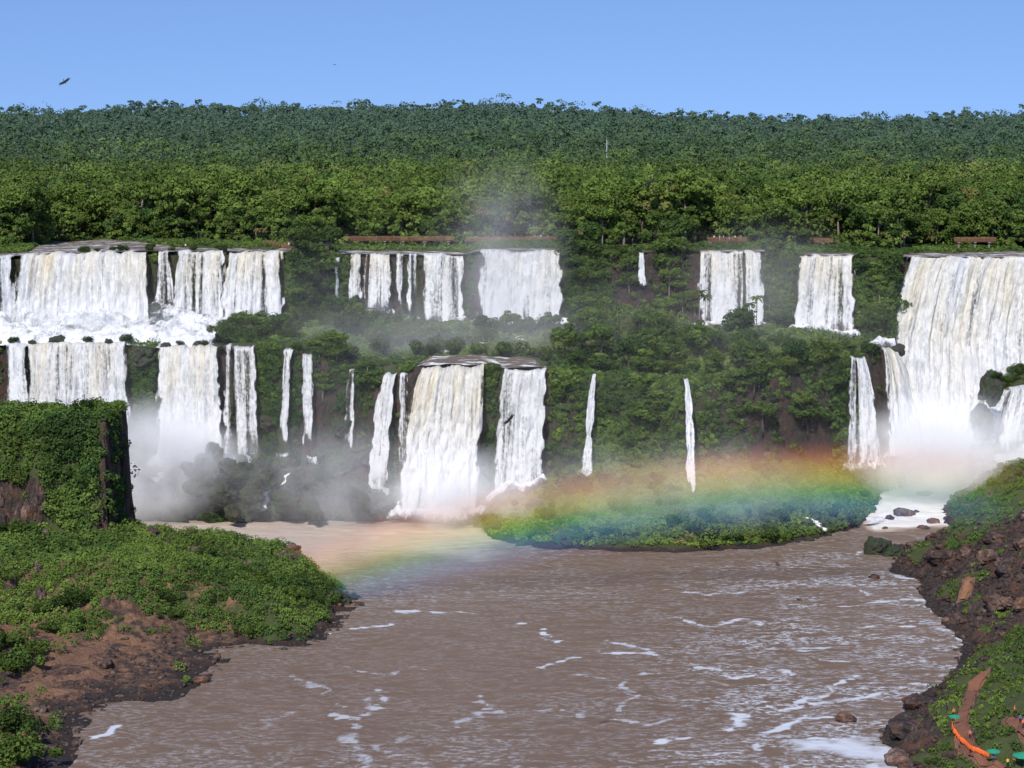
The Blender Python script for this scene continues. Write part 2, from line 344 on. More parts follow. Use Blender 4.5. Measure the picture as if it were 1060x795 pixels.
nz = fbm(GX / 9 + 70, GY / 9 + 3, 4)
zone_left = (GY < 612) & (GX < -35); zone_right = (GY < 640) & (GX > 55) & (seg_dist(GX, GY, RIGHT) > -6)
veg = np.where(STEEP > 2.2, .66 + (nz - .5) * 2.4, veg)
dL = seg_dist(GX, GY, LEFT)
veg = np.where(zone_left, ss(.9 + 1.6 * ss(-66, -74, GX), 1.9 + 4 * ss(-66, -74, GX), GH + (nz - .5) * 3.5), veg)
soil = np.where(zone_left, ss(470, 454, GY + (nz - .5) * 40) * ss(.7, 2.0, GH + (nz - .5) * 2) * ss(-66, -78, GX + (nz - .5) * 16) * ss(.42, .54, nz + .35 * ss(424, 410, GY)), 0.)
soil = np.where(zone_left & (GX < -58) & (GY < 486) & (GH > .7), np.maximum(soil, .47), soil); veg = np.where(zone_left, np.maximum(veg * (1 - np.where(soil > .5, soil, 0)), ss(430, 405, GY + (GX + 95) * 1.2) * (GH > .8)), veg)
veg = np.where(zone_left & (STEEP > 1.6) & (GX < -86), .86 + (nz - .5) * .9 - .75 * ss(-107, -113, GX + (nz - .5) * 9) * ss(31, 24, GH), veg)
veg = np.where(zone_left & (GX > -97) & (GX < -88) & (GY > 508) & (STEEP > 1.5), .20 + (nz - .5) * 1.8, veg)
veg = np.where(zone_left & (GY < 466) & (GX > -100), veg * np.maximum(ss(.48, .58, nz), ss(-68, -60, GX)), veg)
# right bank: rock along the water, scrub higher up and nearer
rv = ss(5, 11, GH + (nz - .5) * 15 + 5.5 * ss(470, 440, GY) + 7 * ss(555, 575, GY) - 9 * ss(470, 490, GY) * ss(552, 535, GY))
veg = np.where(zone_right, np.maximum(rv, .9 * ss(.56, .64, fbm(GX / 6 + 11, GY / 6 + 2, 3)) * (GH > 2)) * ss(.30, .42, nz + .15 * ss(8, 16, GH)), veg)
soil = np.where(zone_right, .0, soil)
veg = np.where(GH < .8, 0, veg)
for tu0, tu1 in ((100, 395),):      # wet talus under the left falls
    tal = (GY > 600) & (GY < Yt(GX) - 3) & (GU > tu0) & (GU < tu1); veg = np.where(tal, .40 + (nz - .5) * 1.2, veg)
wet = ((GY > 600) & (STEEP > 2.0)) * .5 + ss(1.2, .2, GH) * .8
PD = np.full_like(GH, 99.)
PATHS = ([(1020, 698), (1008, 715), (999, 735), (994, 752), (997, 768), (1008, 780), (1024, 792), (1040, 797)], [(1045, 745), (1052, 756), (1062, 765)], [(1003, 602), (1000, 612), (996, 622)])
for pl in PATHS:
    dp = seg_dist(GX, GY, [tuple(hit(*c)[:2]) for c in pl], False); PD = np.minimum(PD, dp); veg = veg * ss(.9, 2.2, dp + (nz - .5)); soil = np.maximum(soil, ss(2.0, .8, dp + (nz - .5)))
mask = np.stack([np.clip(veg, 0, 1), np.clip(soil, 0, 1), np.clip(wet, 0, 1), np.ones_like(veg)], -1)
cl = np.clip(STEEP / 4, 0, 1)
DX = GX + cl * (fbm(GY / 4, GH / 3.5, 3) - .5) * 3.0; DY = GY + cl * (fbm(GX / 3 + 40, GH / 4.5, 4) - .42) * 3.4
terr = obj('terrain', np_mesh('terrain', np.stack([DX, DY, GH], -1).reshape(-1, 3), grid_faces(len(gx), len(gy)), TERR, True, vert_attr={'mask': mask.reshape(-1, 4)}), kind='structure')
terr['label'] = 'gorge terrain of basalt ledges, islands and river banks'
# plateau and far hill, out to the horizon
def hill(x, y):
    b = np.interp(y, [700, 800, 1150, 1500, 2000, 2600, 3200, 4200, 9000], [72, 73, 77, 85, 103, 123, 139, 133, 60])
    return b + (fbm(x / 420 + 9, y / 420, 3) - .5) * np.interp(y, [800, 1300, 3000], [2, 12, 44]) + (np.maximum(np.asarray(x), 0) * -.013) * ss(1500, 3000, y)
hx = np.concatenate([np.linspace(-6000, -1250, 12), np.linspace(-1200, 1200, 97), np.linspace(1250, 6000, 12)]); hy = np.concatenate([np.arange(798, 1500, 14), np.arange(1500, 4300, 40), np.linspace(4300, 9000, 12)])
HX, HY = np.meshgrid(hx, hy); HH = hill(HX, HY) - .5
hm = np.zeros(HX.shape + (4,)); hm[..., 0] = 1; hm[..., 3] = 1
obj('hills', np_mesh('hills', np.stack([HX, HY, HH], -1).reshape(-1, 3), grid_faces(len(hx), len(hy)), TERR, True, vert_attr={'mask': hm.reshape(-1, 4)}), kind='structure')
bm_ = np.zeros((4, 4)); bm_[:, 0] = 1; bm_[:, 3] = 1
obj('ground', np_mesh('ground', [(-9000, -1500, -7), (9000, -1500, -7), (9000, 9000, -7), (-9000, 9000, -7)], [(0, 1, 2, 3)], TERR, vert_attr={'mask': bm_}), kind='structure')
# ------------------------------------------------------------------ river
wx = np.arange(-130, 140, .7); wy = np.arange(300, 700, .7); WX, WY = np.meshgrid(wx, wy)
WU, WV = PROJ(WX, WY, 0)
chan = ss(606, 664, WY) * 5.0 * ss(97, 108, WX)
amp = .16 + .5 * ss(585, 622, WY)
WZ = ((fbm(WX / 5, WY / 2.4, 4) - .5) * 1.6 + (fbm(WX / 17 + 4, WY / 9, 2) - .5) * .8) * amp + chan
fo_s = .10 + .55 * fbm(WX / 40, WY / 40, 3) ** 2
fo_s = fo_s + .72 * ss(640, 880, WU + (WV - 600) * .25) * ss(545, 600, WV) * (.25 + 1.1 * ss(.40, .62, fbm(WX / 16 + 30, WY / 9, 3)))
shift = (fbm(WX / 20, WY / 20, 3) - .5) * 34 + 22 * ss(-70, -45, WX)
churn = (.26 + .52 * ss(540, 600, WY + shift)) * ss(505, 562, WY + shift) * ss(-20, -40, WX + shift * .4) + (.2 + .54 * ss(570, 610, WY + shift)) * ss(555, 585, WY + shift) * ss(-45, -30, WX) * ss(10, -10, WX)
churn = np.maximum(churn, .91 * ss(596, 612, WY + (fbm(WX / 9, WY / 9, 3) - .5) * 14) * ss(96, 101, WX))
solid = np.zeros_like(WX)
def foam_line(pts, w, k=1.0):
    global solid
    q = [PZ(u, v)[:2] for u, v in pts]
    d = seg_dist(WX + (fbm(WX / 6 + 8, WY / 5, 3) - .5) * 5, WY + (fbm(WX / 6, WY / 5 + 31, 3) - .5) * 6, q, False) + (fbm(WX / 2.2, WY / 1.6, 3) - .46) * min(w, 2.2) * 3.6
    solid = np.maximum(solid, min(1, k * 1.25) * ss(w * 1.3, w * .1, d))
for pts, w, k in (([(355, 690), (400, 700), (430, 690), (470, 700)], .8, .5), ([(300, 700), (330, 712), (352, 735)], .8, .45), ([(500, 735), (540, 742), (575, 730), (600, 742)], .9, .5), ([(600, 700), (640, 705), (655, 720), (640, 735)], .9, .55), ([(700, 640), (735, 648), (770, 640), (800, 650)], 1., .7), ([(690, 610), (730, 616), (790, 612)], .9, .6), ([(720, 690), (755, 700), (800, 694), (835, 702)], 1., .75), ([(775, 720), (800, 735), (845, 722), (890, 700)], 1., .8), ([(840, 600), (880, 606), (900, 616)], .9, .8), ([(880, 655), (915, 648), (950, 650)], 1.1, .9), ([(640, 745), (670, 752), (700, 742)], 1, .6), ([(322, 660), (365, 652), (410, 645)], 1.1, .9), ([(410, 632), (440, 634), (490, 636)], .9, .7), ([(343, 742), (370, 745), (398, 722), (392, 715)], 1.6, .6), ([(392, 715), (372, 740), (360, 765), (385, 792)], 1.5, .5), ([(385, 770), (415, 782), (440, 792)], 1.5, .45),
                  ([(412, 772), (432, 755)], 1.0, .4), ([(262, 756), (295, 738), (322, 728)], 1.2, .35), ([(468, 752), (497, 740), (492, 720)], 1.3, .5), ([(540, 645), (562, 648), (568, 660), (580, 665)], 1.0, .85), ([(565, 690), (585, 682), (630, 676), (675, 676)], 1.2, .75), ([(630, 664), (650, 668), (676, 674)], .9, .6),
                  ([(655, 697), (690, 696)], 1, .6), ([(682, 768), (700, 765), (718, 764)], 1.2, .8), ([(755, 755), (770, 748), (766, 738)], 1.4, .85), ([(790, 758), (830, 745), (860, 742)], 1.3, .8), ([(765, 780), (790, 768), (812, 762)], 1.4, .7),
                  ([(868, 628), (905, 624), (945, 618), (968, 632)], 1.3, .95), ([(965, 650), (990, 655), (1002, 664)], 1.6, 1), ([(838, 728), (880, 725), (930, 715), (950, 708)], 1.2, .9), ([(790, 672), (830, 672), (870, 668)], 1, .7), ([(850, 682), (880, 686)], .9, .7),
                  ([(905, 562), (895, 572), (885, 575)], .8, .8), ([(918, 594), (945, 598)], .9, .9), ([(92, 770), (110, 757), (118, 752)], .9, .8), ([(198, 706), (212, 700)], .6, .6), ([(860, 772), (935, 784)], 9, 1.0), ([(840, 762), (870, 764)], 1.2, .9), ([(905, 795), (960, 800)], 6, 1.)):
    foam_line(pts, w, k)
fattr = np.stack([np.clip(fo_s, 0, 1), np.clip(churn, 0, 1), solid, np.ones_like(solid)], -1)
obj('river_water', np_mesh('river_water', np.stack([WX, WY, WZ], -1).reshape(-1, 3), grid_faces(len(wx), len(wy)), RIVER, True, vert_attr={'foam': fattr.reshape(-1, 4)}), kind='structure')
# upper river running to the crest
ux = np.arange(-176, 176, 1.5); nk = 60
UX, UK = np.meshgrid(ux, np.linspace(0, 1, nk)); UY = Yc(UX) - .6 + UK * (800 - Yc(UX)); UZ = Zc(UX) + .1 + (fbm(UX / 4, UY / 3, 3) - .5) * .5
obj('upper_river_water', np_mesh('upper_river_water', np.stack([UX, UY, UZ], -1).reshape(-1, 3), grid_faces(len(ux), nk), UPR, True), kind='structure')
# pool on the ledge feeding the main middle fall
px_ = np.linspace(P(432, 378, 634)[0], P(566, 378, 634)[0], 60); PX, PK = np.meshgrid(px_, np.linspace(0, 1, 50)); PY = Yt(PX) - .5 + PK * 15
bx = np.minimum(ss(0, .12, (PX - px_[0]) / (px_[-1] - px_[0])), ss(1, .88, (PX - px_[0]) / (px_[-1] - px_[0])))
PZz = Zt(PX) + .5 + PK * 2.0 + (fbm(PX / 3, PY / 3, 3) - .5) * .9 - 2.5 * (1 - bx) * PK
PZz = PZz - 1.2 * ss(.8, 1, PK)
obj('pool_water', np_mesh('pool_water', np.stack([PX, PY, PZz], -1).reshape(-1, 3), grid_faces(60, 50), UPR, True), kind='structure')
# ------------------------------------------------------------------ waterfalls
FOOT = []; SPRAY = []; LIPROCKS = []
def waterfall(label, top, bot, dens=.75, cream=.8, name='waterfall', prof=None, gaps=(), amp=.7, soft=.06, group='waterfalls of the horseshoe'):
    """top / bot: (u0, u1, v, Y) of the lip and of the foot"""
    A0, A1 = Vector(P(top[0], top[2], top[3])), Vector(P(top[1], top[2], top[3])); B0, B1 = Vector(P(bot[0], bot[2], bot[3])), Vector(P(bot[1], bot[2], bot[3]))
    width = max((A1 - A0).length, (B1 - B0).length); hgt = A0.z - B0.z
    nu = max(7, int(width / .33)); nv = max(20, int(hgt / .6))
    S, T = np.meshgrid(np.linspace(0, 1, nu), np.linspace(-.07, 1, nv)); Tp = np.clip(T, 0, 1)
    e = Tp ** .75
    X = (A0.x * (1 - S) + A1.x * S) * (1 - e) + (B0.x * (1 - S) + B1.x * S) * e
    up = top[3] > 660; xl = A0.x * (1 - S) + A1.x * S; YT = (Yc(xl) if up else Yt(xl)) - .9; ZT = (Zc(xl) if up else Zt(xl)) + .15; ZT = ZT * .7 + A0.z * .3 + (fbm(S * width / 3.5 + len(FOOT) * 7.3, S * 0, 3) - .5) * min(1.6, width * .1); dY = bot[3] - top[3]
    if prof:
        pz, py = [A0.z], [0.]
        for v, Y in prof: q = P(top[0], v, Y); pz.append(q[2]); py.append(Y - top[3])
        pz.append(B0.z); py.append(dY); tt = np.array([(A0.z - z) / hgt for z in pz])
        Z = ZT + (B0.z - ZT) * Tp; Y = YT + np.interp(Tp, tt, py)
    else:
        Z = ZT + (B0.z - ZT) * Tp ** 1.15; Y = YT + dY * Tp ** .62
    # follow the real lip so the water leaves the rock evenly
    back = np.clip(-T / .07, 0, 1); Y = Y + back * 4.5; Z = Z + back * .12
    seed = random.random() * 100; wpos = S * width
    f1 = fbm(wpos / 1.6 + seed, Z / 16 + seed, 4) - .5; f2 = fbm(wpos / 5 + seed, Z / 30, 3) - .5; f3 = fbm(wpos / 1.1 + seed, Z / 2.2, 3) - .5
    Y = Y - 1.2 - amp * (f1 * 2.6 + f2 * 1.2 + f3 * 1.5 * ss(.05, .6, Tp)) * ss(-.03, .15, T); X = X + (f2 * 1.2 + f3 * .6) * Tp
    Z = Z + (fbm(wpos / 2 + seed, seed + 0 * Z, 3) - .5) * 1.0 * ss(.0, .03, -(Tp - .04))
    cov = dens + (fbm(wpos / 2.6 + seed, Z / 45, 4) - .53) * 1.15
    for g0, g1, k in gaps: cov = cov - k * ss(g1 - g0 + .02, .0, np.abs(S - (g0 + g1) / 2) * 2) * ss(1.15, .7, Tp)
    edge = np.minimum(S, 1 - S) * width; cov = cov - .95 * ss(soft * width + .7, 0, edge + (fbm(Z / 4 + seed, wpos / 2, 3) - .5) * (1.4 + min(width * .12, 2.0)))
    cov = cov - (.75 if width < 5 else .22) * ss(.84, 1.0, Tp + (fbm(wpos / 2.0 + seed, Z / 5, 3) - .5) * .3)
    cov = cov + .25 * ss(.05, 0, np.abs(T)) ; cov = np.maximum(cov, 0)
    crm = cream * ss(.80, .12, Tp)
    at = np.stack([np.clip(cov, 0, 1), crm, ss(.35, .9, Tp) * 1.3, 1 + 0 * crm], -1)
    FOOT.append((min(top[0], bot[0]), max(top[1], bot[1]), top[2] - 3, bot[2], top[3], bot[3], top, bot))
    me = np_mesh(name, np.stack([X, Y, Z], -1).reshape(-1, 3), grid_faces(nu, nv)[:, ::-1], FALL, True, vert_attr={'flow': at.reshape(-1, 4)}, uv=np.stack([wpos, -Z], -1).reshape(-1, 2))
    o = obj(name, me, None, label, 'waterfall', group)
    wb = (B1 - B0).length
    if wb < 3.5: return o
    n2 = max(9, int(wb * 1.3 / .45)); kk = 26; hs = min(.09 * hgt, 3.2) * (.4 + .6 * dens)
    S2, K2 = np.meshgrid(np.linspace(-.15, 1.15, n2), np.linspace(0, 1, kk)); Xs = B0.x + (B1.x - B0.x) * S2; dpt = 2.5 + min(wb * .2, 5)
    Ys_ = bot[3] + 1.2 - K2 * dpt + (fbm(Xs / 2 + seed, K2 * 3, 3) - .5) * 2
    hump = np.sin(np.pi * np.clip(K2, 0, 1) ** .6) * (.35 + .9 * fbm(Xs / 2.2 + seed, K2 * 2.5, 4)) * ss(-.15, .05, S2) * ss(1.15, .95, S2)
    Zs = np.maximum(ground(Xs, Ys_), B0.z - 1.5 - 3 * K2) + hs * hump * 1.3 + (fbm(Xs / 1.1 + seed, Ys_ / 1.1, 3) - .5) * .7
    cv = .32 + .42 * dens - .55 * ss(.35, 1, K2) - .6 * ss(.0, -.15, S2) - .6 * ss(1., 1.15, S2) - (.16 if wb < 14 else 0) + (fbm(Xs / 3 + seed, Ys_ / 3, 3) - .5) * .5
    obj('splash', np_mesh('splash', np.stack([Xs, Ys_, Zs], -1).reshape(-1, 3), grid_faces(n2, kk), FOAM, True, vert_attr={'flow': np.stack([np.clip(cv, 0, 1), 0 * cv, 0 * cv, 1 + 0 * cv], -1).reshape(-1, 4)}), o)
    if wb > 7: SPRAY.append(((B0 + B1) / 2, wb, hgt, dens))
    return o
W = waterfall
# upper left tier
W('broad white upper fall cut off by the left edge of the view', (-40, 15, 266, 676), (-40, 16, 352, 667), .75)
W('widest creamy curtain of the upper left tier', (21, 155, 262, 687), (10, 160, 356, 676), .95, 1., gaps=((.03, .08, .3), (.30, .36, .35), (.62, .66, .25)))
W('narrow strand between two dark mossy ribs in the upper left tier', (163, 178, 260, 692), (160, 182, 318, 685), .62, .5)
W('upper left curtain just right of the mossy ribs, foaming onto a rocky step', (184, 233, 260, 694), (178, 236, 352, 684), .82, .8, gaps=((.35, .45, .3),))
W('upper left curtain ending beside the leafy bluff with a thin trailing edge', (234, 293, 261, 697), (228, 297, 330, 688), .82, .9, gaps=((.2, .26, .3), (.9, .96, .5)))
# lower left tier
W('thin veil beside the dark rock under the left foam ledge', (2, 30, 358, 647), (2, 32, 430, 640), .55, .2)
W('broad lower fall dropping behind the near left cliff', (27, 134, 355, 647), (24, 140, 500, 636), .85, .8, gaps=((.92, .97, .3),))
W('broad creamy lower fall right of the dark mossy buttress', (165, 229, 358, 645), (158, 232, 474, 634), .95, .9)
W('streaky lower fall right beside the broad creamy one', (229, 266, 361, 643), (228, 270, 470, 634), .58, .5, gaps=((.25, .42, .45),))
W('left ribbon of a pair of slim falls on the brown cliff', (294, 304, 362, 640), (286, 300, 468, 633), .7, .2)
W('right ribbon of a pair of slim falls, straight and bright', (312, 324, 366, 640), (311, 328, 474, 632), .62, .2)
W('faint slim veil alone on the cliff left of the middle falls', (360, 368, 382, 638), (353, 368, 470, 632), .66, .1)
# middle upper row
W('small thin fall in shade under the bushy headland', (346, 352, 277, 714), (345, 353, 315, 710), .5, .1)
W('first creamy column at the left end of the middle upper row', (361, 375, 264, 720), (360, 376, 312, 713), .8, .9)
W('creamy column behind the round tree in the middle upper row', (376, 407, 263, 721), (374, 408, 318, 713), .72, .9, gaps=((.15, .25, .6),))
W('slim striped column with dark gaps in the middle upper row', (410, 419, 263, 722), (409, 420, 322, 714), .66, .3)
W('thinnest strands in the middle upper row, left of the bluish veil', (421, 433, 263, 722), (421, 434, 324, 714), .52, .1, gaps=((.4, .6, .5),))
W('bluish misty veil beside the gap in the middle upper row', (436, 481, 264, 722), (434, 482, 338, 713), .66, .35)
W('wide smooth fall under the misty end of the walkway', (494, 584, 261, 714), (491, 585, 334, 705), .9, .6)
W('tiny lone thread on the red rock of the forested bluff', (661, 669, 262, 706), (661, 672, 300, 702), .8, 0)
W('fall behind the dark tree top and palms', (722, 791, 261, 711), (719, 794, 336, 703), .72, .85, gaps=((.66, .72, .4),))
W('squarish curtain flaring at the foot, standing apart left of the great right fall', (827, 884, 265, 702), (817, 888, 350, 693), .82, .9)
# lower middle row
W('leaning white fall left of the main middle fall', (396, 412, 388, 633), (378, 402, 506, 624), .72, .2)
W('broken thin strand between the leaning fall and the main middle fall', (414, 423, 394, 633), (409, 426, 502, 625), .62, .1)
W('main creamy middle fall billowing down from the ledge pool', (433, 501, 380, 631), (408, 499, 528, 617), 1., 1., amp=1.3)
W('striped veil right of the main middle fall', (519, 567, 383, 632), (506, 563, 512, 624), .84, .2, gaps=((.02, .1, .25),))
W('thin crooked trickle on the wooded cliff above the island', (613, 618, 388, 632), (599, 613, 508, 622), .86, 0, soft=.02)
W('tall slim plume on the wooded cliff reaching the island', (707, 713, 394, 629), (711, 724, 518, 604), .98, 0, soft=.02)
# right
W('veil with dark green streaks on the cliff left of the great right fall', (880, 898, 373, 642), (874, 918, 480, 633), .74, .1, gaps=((.25, .45, .4),))
W('slanting cream cascade joining the great right fall', (910, 930, 358, 654), (916, 962, 470, 640), .85, .9)
W('great thundering right fall spreading into white spray', (937, 1110, 267, 714), (905, 1110, 506, 664), 1., .75, prof=((350, 704), (420, 682)), amp=1.6)
W('fall sliding beside the mossy rock at the far right edge', (1038, 1110, 374, 648), (1012, 1110, 476, 638), .66, .2)
# foam ledges and rivulets
def foam_sheet(name, label, u0, u1, yfun0, yfun1, lift=1.4, cov=.80, rough=4.0):
    x0, x1 = P(u0, 355, 665)[0], P(u1, 355, 665)[0]; n = int((x1 - x0) / .5); X, K = np.meshgrid(np.linspace(x0, x1, n), np.linspace(0, 1, 60)); Y = yfun0(X) * (1 - K) + yfun1(X) * K
    Z = np.maximum(ground(X, Y), Zt(X) - 1) + lift * ss(0, .15, K) + np.maximum(fbm(X / 5, Y / 5, 4) - .38, -.05) * rough * ss(0, .25, K) * (.5 + 1.1 * K) + 7.5 * K ** 1.6 * (.4 + 1.1 * fbm(X / 9 + 4, K, 3)) + (fbm(X / 1.2, Y / 3, 3) - .5) * .9 + .4
    e = np.minimum(X - x0, x1 - X); c = cov - .6 * ss(4, 0, e) - .9 * (fbm(X / 3.5 + 9, Y / 6, 3) - .5) - .35 * K
    at = np.stack([np.clip(c, 0, 1), 0 * c, 0 * c, 1 + 0 * c], -1)
    return obj(name, np_mesh(name, np.stack([X, Y, Z], -1).reshape(-1, 3), grid_faces(n, 60), FOAM, True, vert_attr={'flow': at.reshape(-1, 4)}), None, label, 'cascade')
foam_sheet('cascade', 'churning white foam ledge between the upper and lower left falls', -45, 236, lambda x: Yt(x) - 1.2, lambda x: Yc(x) - 6)
def rivulet(label, pts, w):
    q = [hit(u, v) for u, v in pts]; L = []; n = 26
    idx = np.linspace(0, len(q) - 1, n); a = np.array(q); C = np.stack([np.interp(idx, range(len(q)), a[:, k]) for k in range(3)], -1)
    X = []; at = []; k = 9
    for i in range(n):
        for j in range(k):
            s = (j / (k - 1) - .5) * 2; ww = w * (.6 + .8 * vn(i * .6, w * 9))
            x, y = C[i, 0] + s * ww + (vn(i * .8, w * 5) - .5) * 2, C[i, 1]; z = max(float(ground(x, y)), C[i, 2]) + .5 + .4 * (1 - s * s)
            X.append((x, y - .6, z)); at.append((.9 - .55 * abs(s), 0, 0, 1))
    me = np_mesh('rivulet', X, grid_faces(k, n), FOAM, True, vert_attr={'flow': at}); obj('rivulet', me, None, label, 'rivulet', 'small white rivulets')
rivulet('white trickle down the middle of the mossy talus under the left falls', [(250, 466), (258, 480), (264, 492)], .7)
rivulet('forked trickle reaching the river at the foot of the talus', [(296, 478), (302, 490), (290, 505), (275, 515), (272, 532)], .8)
rivulet('short splash on the left side of the mossy talus', [(178, 478), (172, 492), (160, 503)], 1.2)
rivulet('curling stream on the ledge above the main middle fall', [(474, 346), (452, 352), (450, 362), (462, 368)], 1.6)
rivulet('small white step in the bushes behind the ledge pool', [(496, 346), (500, 354), (497, 362)], 1.0)
rivulet('short white step right of the ledge pool', [(530, 346), (538, 352), (540, 358)], 1.2)
rivulet('white step at the right end of the ledge pool', [(544, 364), (552, 368), (560, 370)], 1.0)
rivulet('white trickle between the rounded bushes above the slim falls', [(306, 328), (312, 336), (320, 342)], .6)
rivulet('tumbling white stream in the channel below the great right fall', [(940, 505), (930, 520), (915, 535), (900, 545)], 3.0)
rivulet('white spill over the rocks at the right side of the island', [(838, 540), (846, 546), (852, 552)], .8)
# ------------------------------------------------------------------ foliage builders
def clump_quads(C, N, r, q, size, squash=.8, full=False, tint=None, hue=None, rng=RNG, bright=None):
    """q leaf-clump faces on each dome: centre C, axis N, radius r; returns verts, faces, tints"""
    n = len(C); r = np.asarray(r); d = rng.normal(size=(n, q, 3)); d /= np.linalg.norm(d, axis=-1, keepdims=True)
    if not full:
        dt = (d * N[:, None]).sum(-1, keepdims=True); d = np.where(dt < -.15, d - 2 * dt * N[:, None], d)
    rad = r[:, None, None] * (.72 + .38 * rng.random((n, q, 1))); off = d * rad; off[..., 2] *= squash
    c = C[:, None] + off
    nr = d + rng.normal(size=d.shape) * .45 + np.array([0, -.12, .25]); nr /= np.linalg.norm(nr, axis=-1, keepdims=True)
    t = np.cross(nr, rng.normal(size=d.shape)); t /= np.linalg.norm(t, axis=-1, keepdims=True) + 1e-9; b = np.cross(nr, t)
    s = (np.asarray(size)[:, None, None] if not np.isscalar(size) else size) * (.55 + .9 * rng.random((n, q, 1)))
    asp = .55 + .5 * rng.random((n, q, 1))
    v = np.stack([c - t * s, c + b * s * asp + t * s * .15, c + t * s, c - b * s * asp - t * s * .1], 2).reshape(-1, 3)
    f = np.arange(n * q * 4).reshape(-1, 4)
    if tint is None: tint = rng.random(n)
    tint = tint * .8 + 1.1 * (fbm(C[:, 0] / 13 + 5, C[:, 1] / 13 + C[:, 2] / 9, 3) - .48)  # broad noise paints shaded hollows and lit crowns into the tint
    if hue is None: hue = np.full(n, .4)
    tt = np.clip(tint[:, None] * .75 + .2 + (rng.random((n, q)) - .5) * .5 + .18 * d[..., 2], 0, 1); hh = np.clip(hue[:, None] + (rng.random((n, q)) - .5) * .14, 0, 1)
    return v, f, np.stack([tt, hh, 0 * tt, 1 + 0 * tt], -1).reshape(-1, 4)
def merge(parts):
    V, F, A = [], [], []; o = 0
    for v, f, a in parts: V.append(v); F.append(f + o); A.append(a); o += len(v)
    return np.concatenate(V), np.concatenate(F), np.concatenate(A)
def crown_mesh(seed, kind, height, radius, hue, quads=1300, leaf=.42):
    rng = np.random.default_rng(seed); nl = {'round': 20, 'flat': 24, 'tall': 20, 'loose': 17}[kind]
    C = []; Rr = []
    for i in range(nl):
        a = rng.random() * 6.283; k = math.sqrt(rng.random())
        if kind == 'flat': z = height * (.74 + .16 * rng.random() + .10 * (1 - k * k)); rr = radius * (.22 + .14 * rng.random()); x = k * radius * .85
        elif kind == 'tall': z = height * (.38 + .55 * rng.random()); x = k * radius * .62 * (1.25 - abs(z / height - .62)); rr = radius * (.26 + .16 * rng.random())
        elif kind == 'loose': z = height * (.55 + .38 * rng.random()); x = k * radius * .9; rr = radius * (.18 + .16 * rng.random())
        else: z = height * (.50 + .40 * rng.random() * (1 - .5 * k * k)); x = k * radius * .72; rr = radius * (.28 + .16 * rng.random())
        C.append((x * math.cos(a), x * math.sin(a), z)); Rr.append(rr)
    C = np.array(C); Rr = np.array(Rr); n = len(C)
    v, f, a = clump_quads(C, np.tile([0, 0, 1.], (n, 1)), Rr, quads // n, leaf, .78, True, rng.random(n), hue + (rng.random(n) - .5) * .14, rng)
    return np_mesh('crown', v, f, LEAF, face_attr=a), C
def trunk_mesh(seed, height, C, mat, r=.24):
    rng = random.Random(seed); mb = MB(); bx, by = rng.uniform(-.8, .8), rng.uniform(-.8, .8)
    P0 = [(0, 0, -1.2), (bx * .3, by * .3, height * .25), (bx * .8, by * .8, height * .5), (bx, by, height * .74)]
    mb.tube(P0, [r * 1.4, r, r * .8, r * .4], 7)
    for i in range(5):
        c = C[rng.randrange(len(C))]; h0 = rng.uniform(.4, .62) * height; b = (bx * .75, by * .75, h0)
        mid = ((b[0] + c[0]) / 2, (b[1] + c[1]) / 2, (b[2] + c[2]) / 2 - .4); mb.tube([b, mid, tuple(c)], [r * .5, r * .36, r * .16], 5)
    return mb.mesh('trunk', mat, True)
TREES = {}
def proto_tree(key, seed, kind, h, rad, hue, mat, q=1300, leaf=.42):
    cm, C = crown_mesh(seed, kind, h, rad, hue, q, leaf); TREES[key] = (cm, trunk_mesh(seed, h, C, mat, .2 + h * .006), h, rad)
specs = [('round', 13, 5.2, .34), ('round', 15, 6.2, .48), ('flat', 16, 6.6, .60), ('flat', 14, 6.0, .46), ('tall', 17, 4.6, .40), ('loose', 17, 5.4, .55), ('round', 12, 5.0, .22), ('tall', 14, 4.4, .62), ('flat', 17, 6.4, .66), ('loose', 15, 5.6, .70)]
for i, (k, h, r, hue) in enumerate(specs): proto_tree(i, 100 + i, k, h, r, hue, BARK if i % 3 else BARKD, 1700, .40)
def plant_tree(name, key, loc, rz, s, label, group, cat='tree'):
    cm, tm, h, r = TREES[key]; t = thing(name, label, cat, loc, rz, group); t.scale = s if hasattr(s, '__len__') else (s, s, s)
    obj('crown', cm, t); obj('trunk', tm, t); return t
# ------------------------------------------------------------------ forest behind the falls
pts = []
for y in np.arange(748, 1210, 7.0):
    hw = y * .245 + 8; n = int(2 * hw / 7.0)
    for i in range(n):
        pts.append((-hw + (i + .5 + random.uniform(-.45, .45)) * 2 * hw / n, y + random.uniform(-3, 3)))
def forest_edge(u):
    return float(np.interp(u, FEU, FEV))
cand = []
for x, y in pts:
    u, v = PROJ(x, y, 74); u = float(u)
    if y > forest_edge(u): cand.append((y - forest_edge(u), x, y, u))
cand.sort()
def region(u): return 0 if u < 300 else 1 if u < 590 else 2 if u < 730 else 3 if u < 890 else 4
REG = ['behind the left falls', 'behind the middle walkway', 'on the central bluff', 'behind the two square falls', 'behind the great right fall']
KIND = {0: 'rounded green', 1: 'rounded green', 2: 'flat-topped green', 3: 'flat-topped green', 4: 'tall narrow green', 5: 'loose open-crowned', 6: 'dark rounded', 7: 'tall yellowish', 8: 'yellow-green flat-topped', 9: 'olive open-crowned'}
NT_IND = 225
rest = []
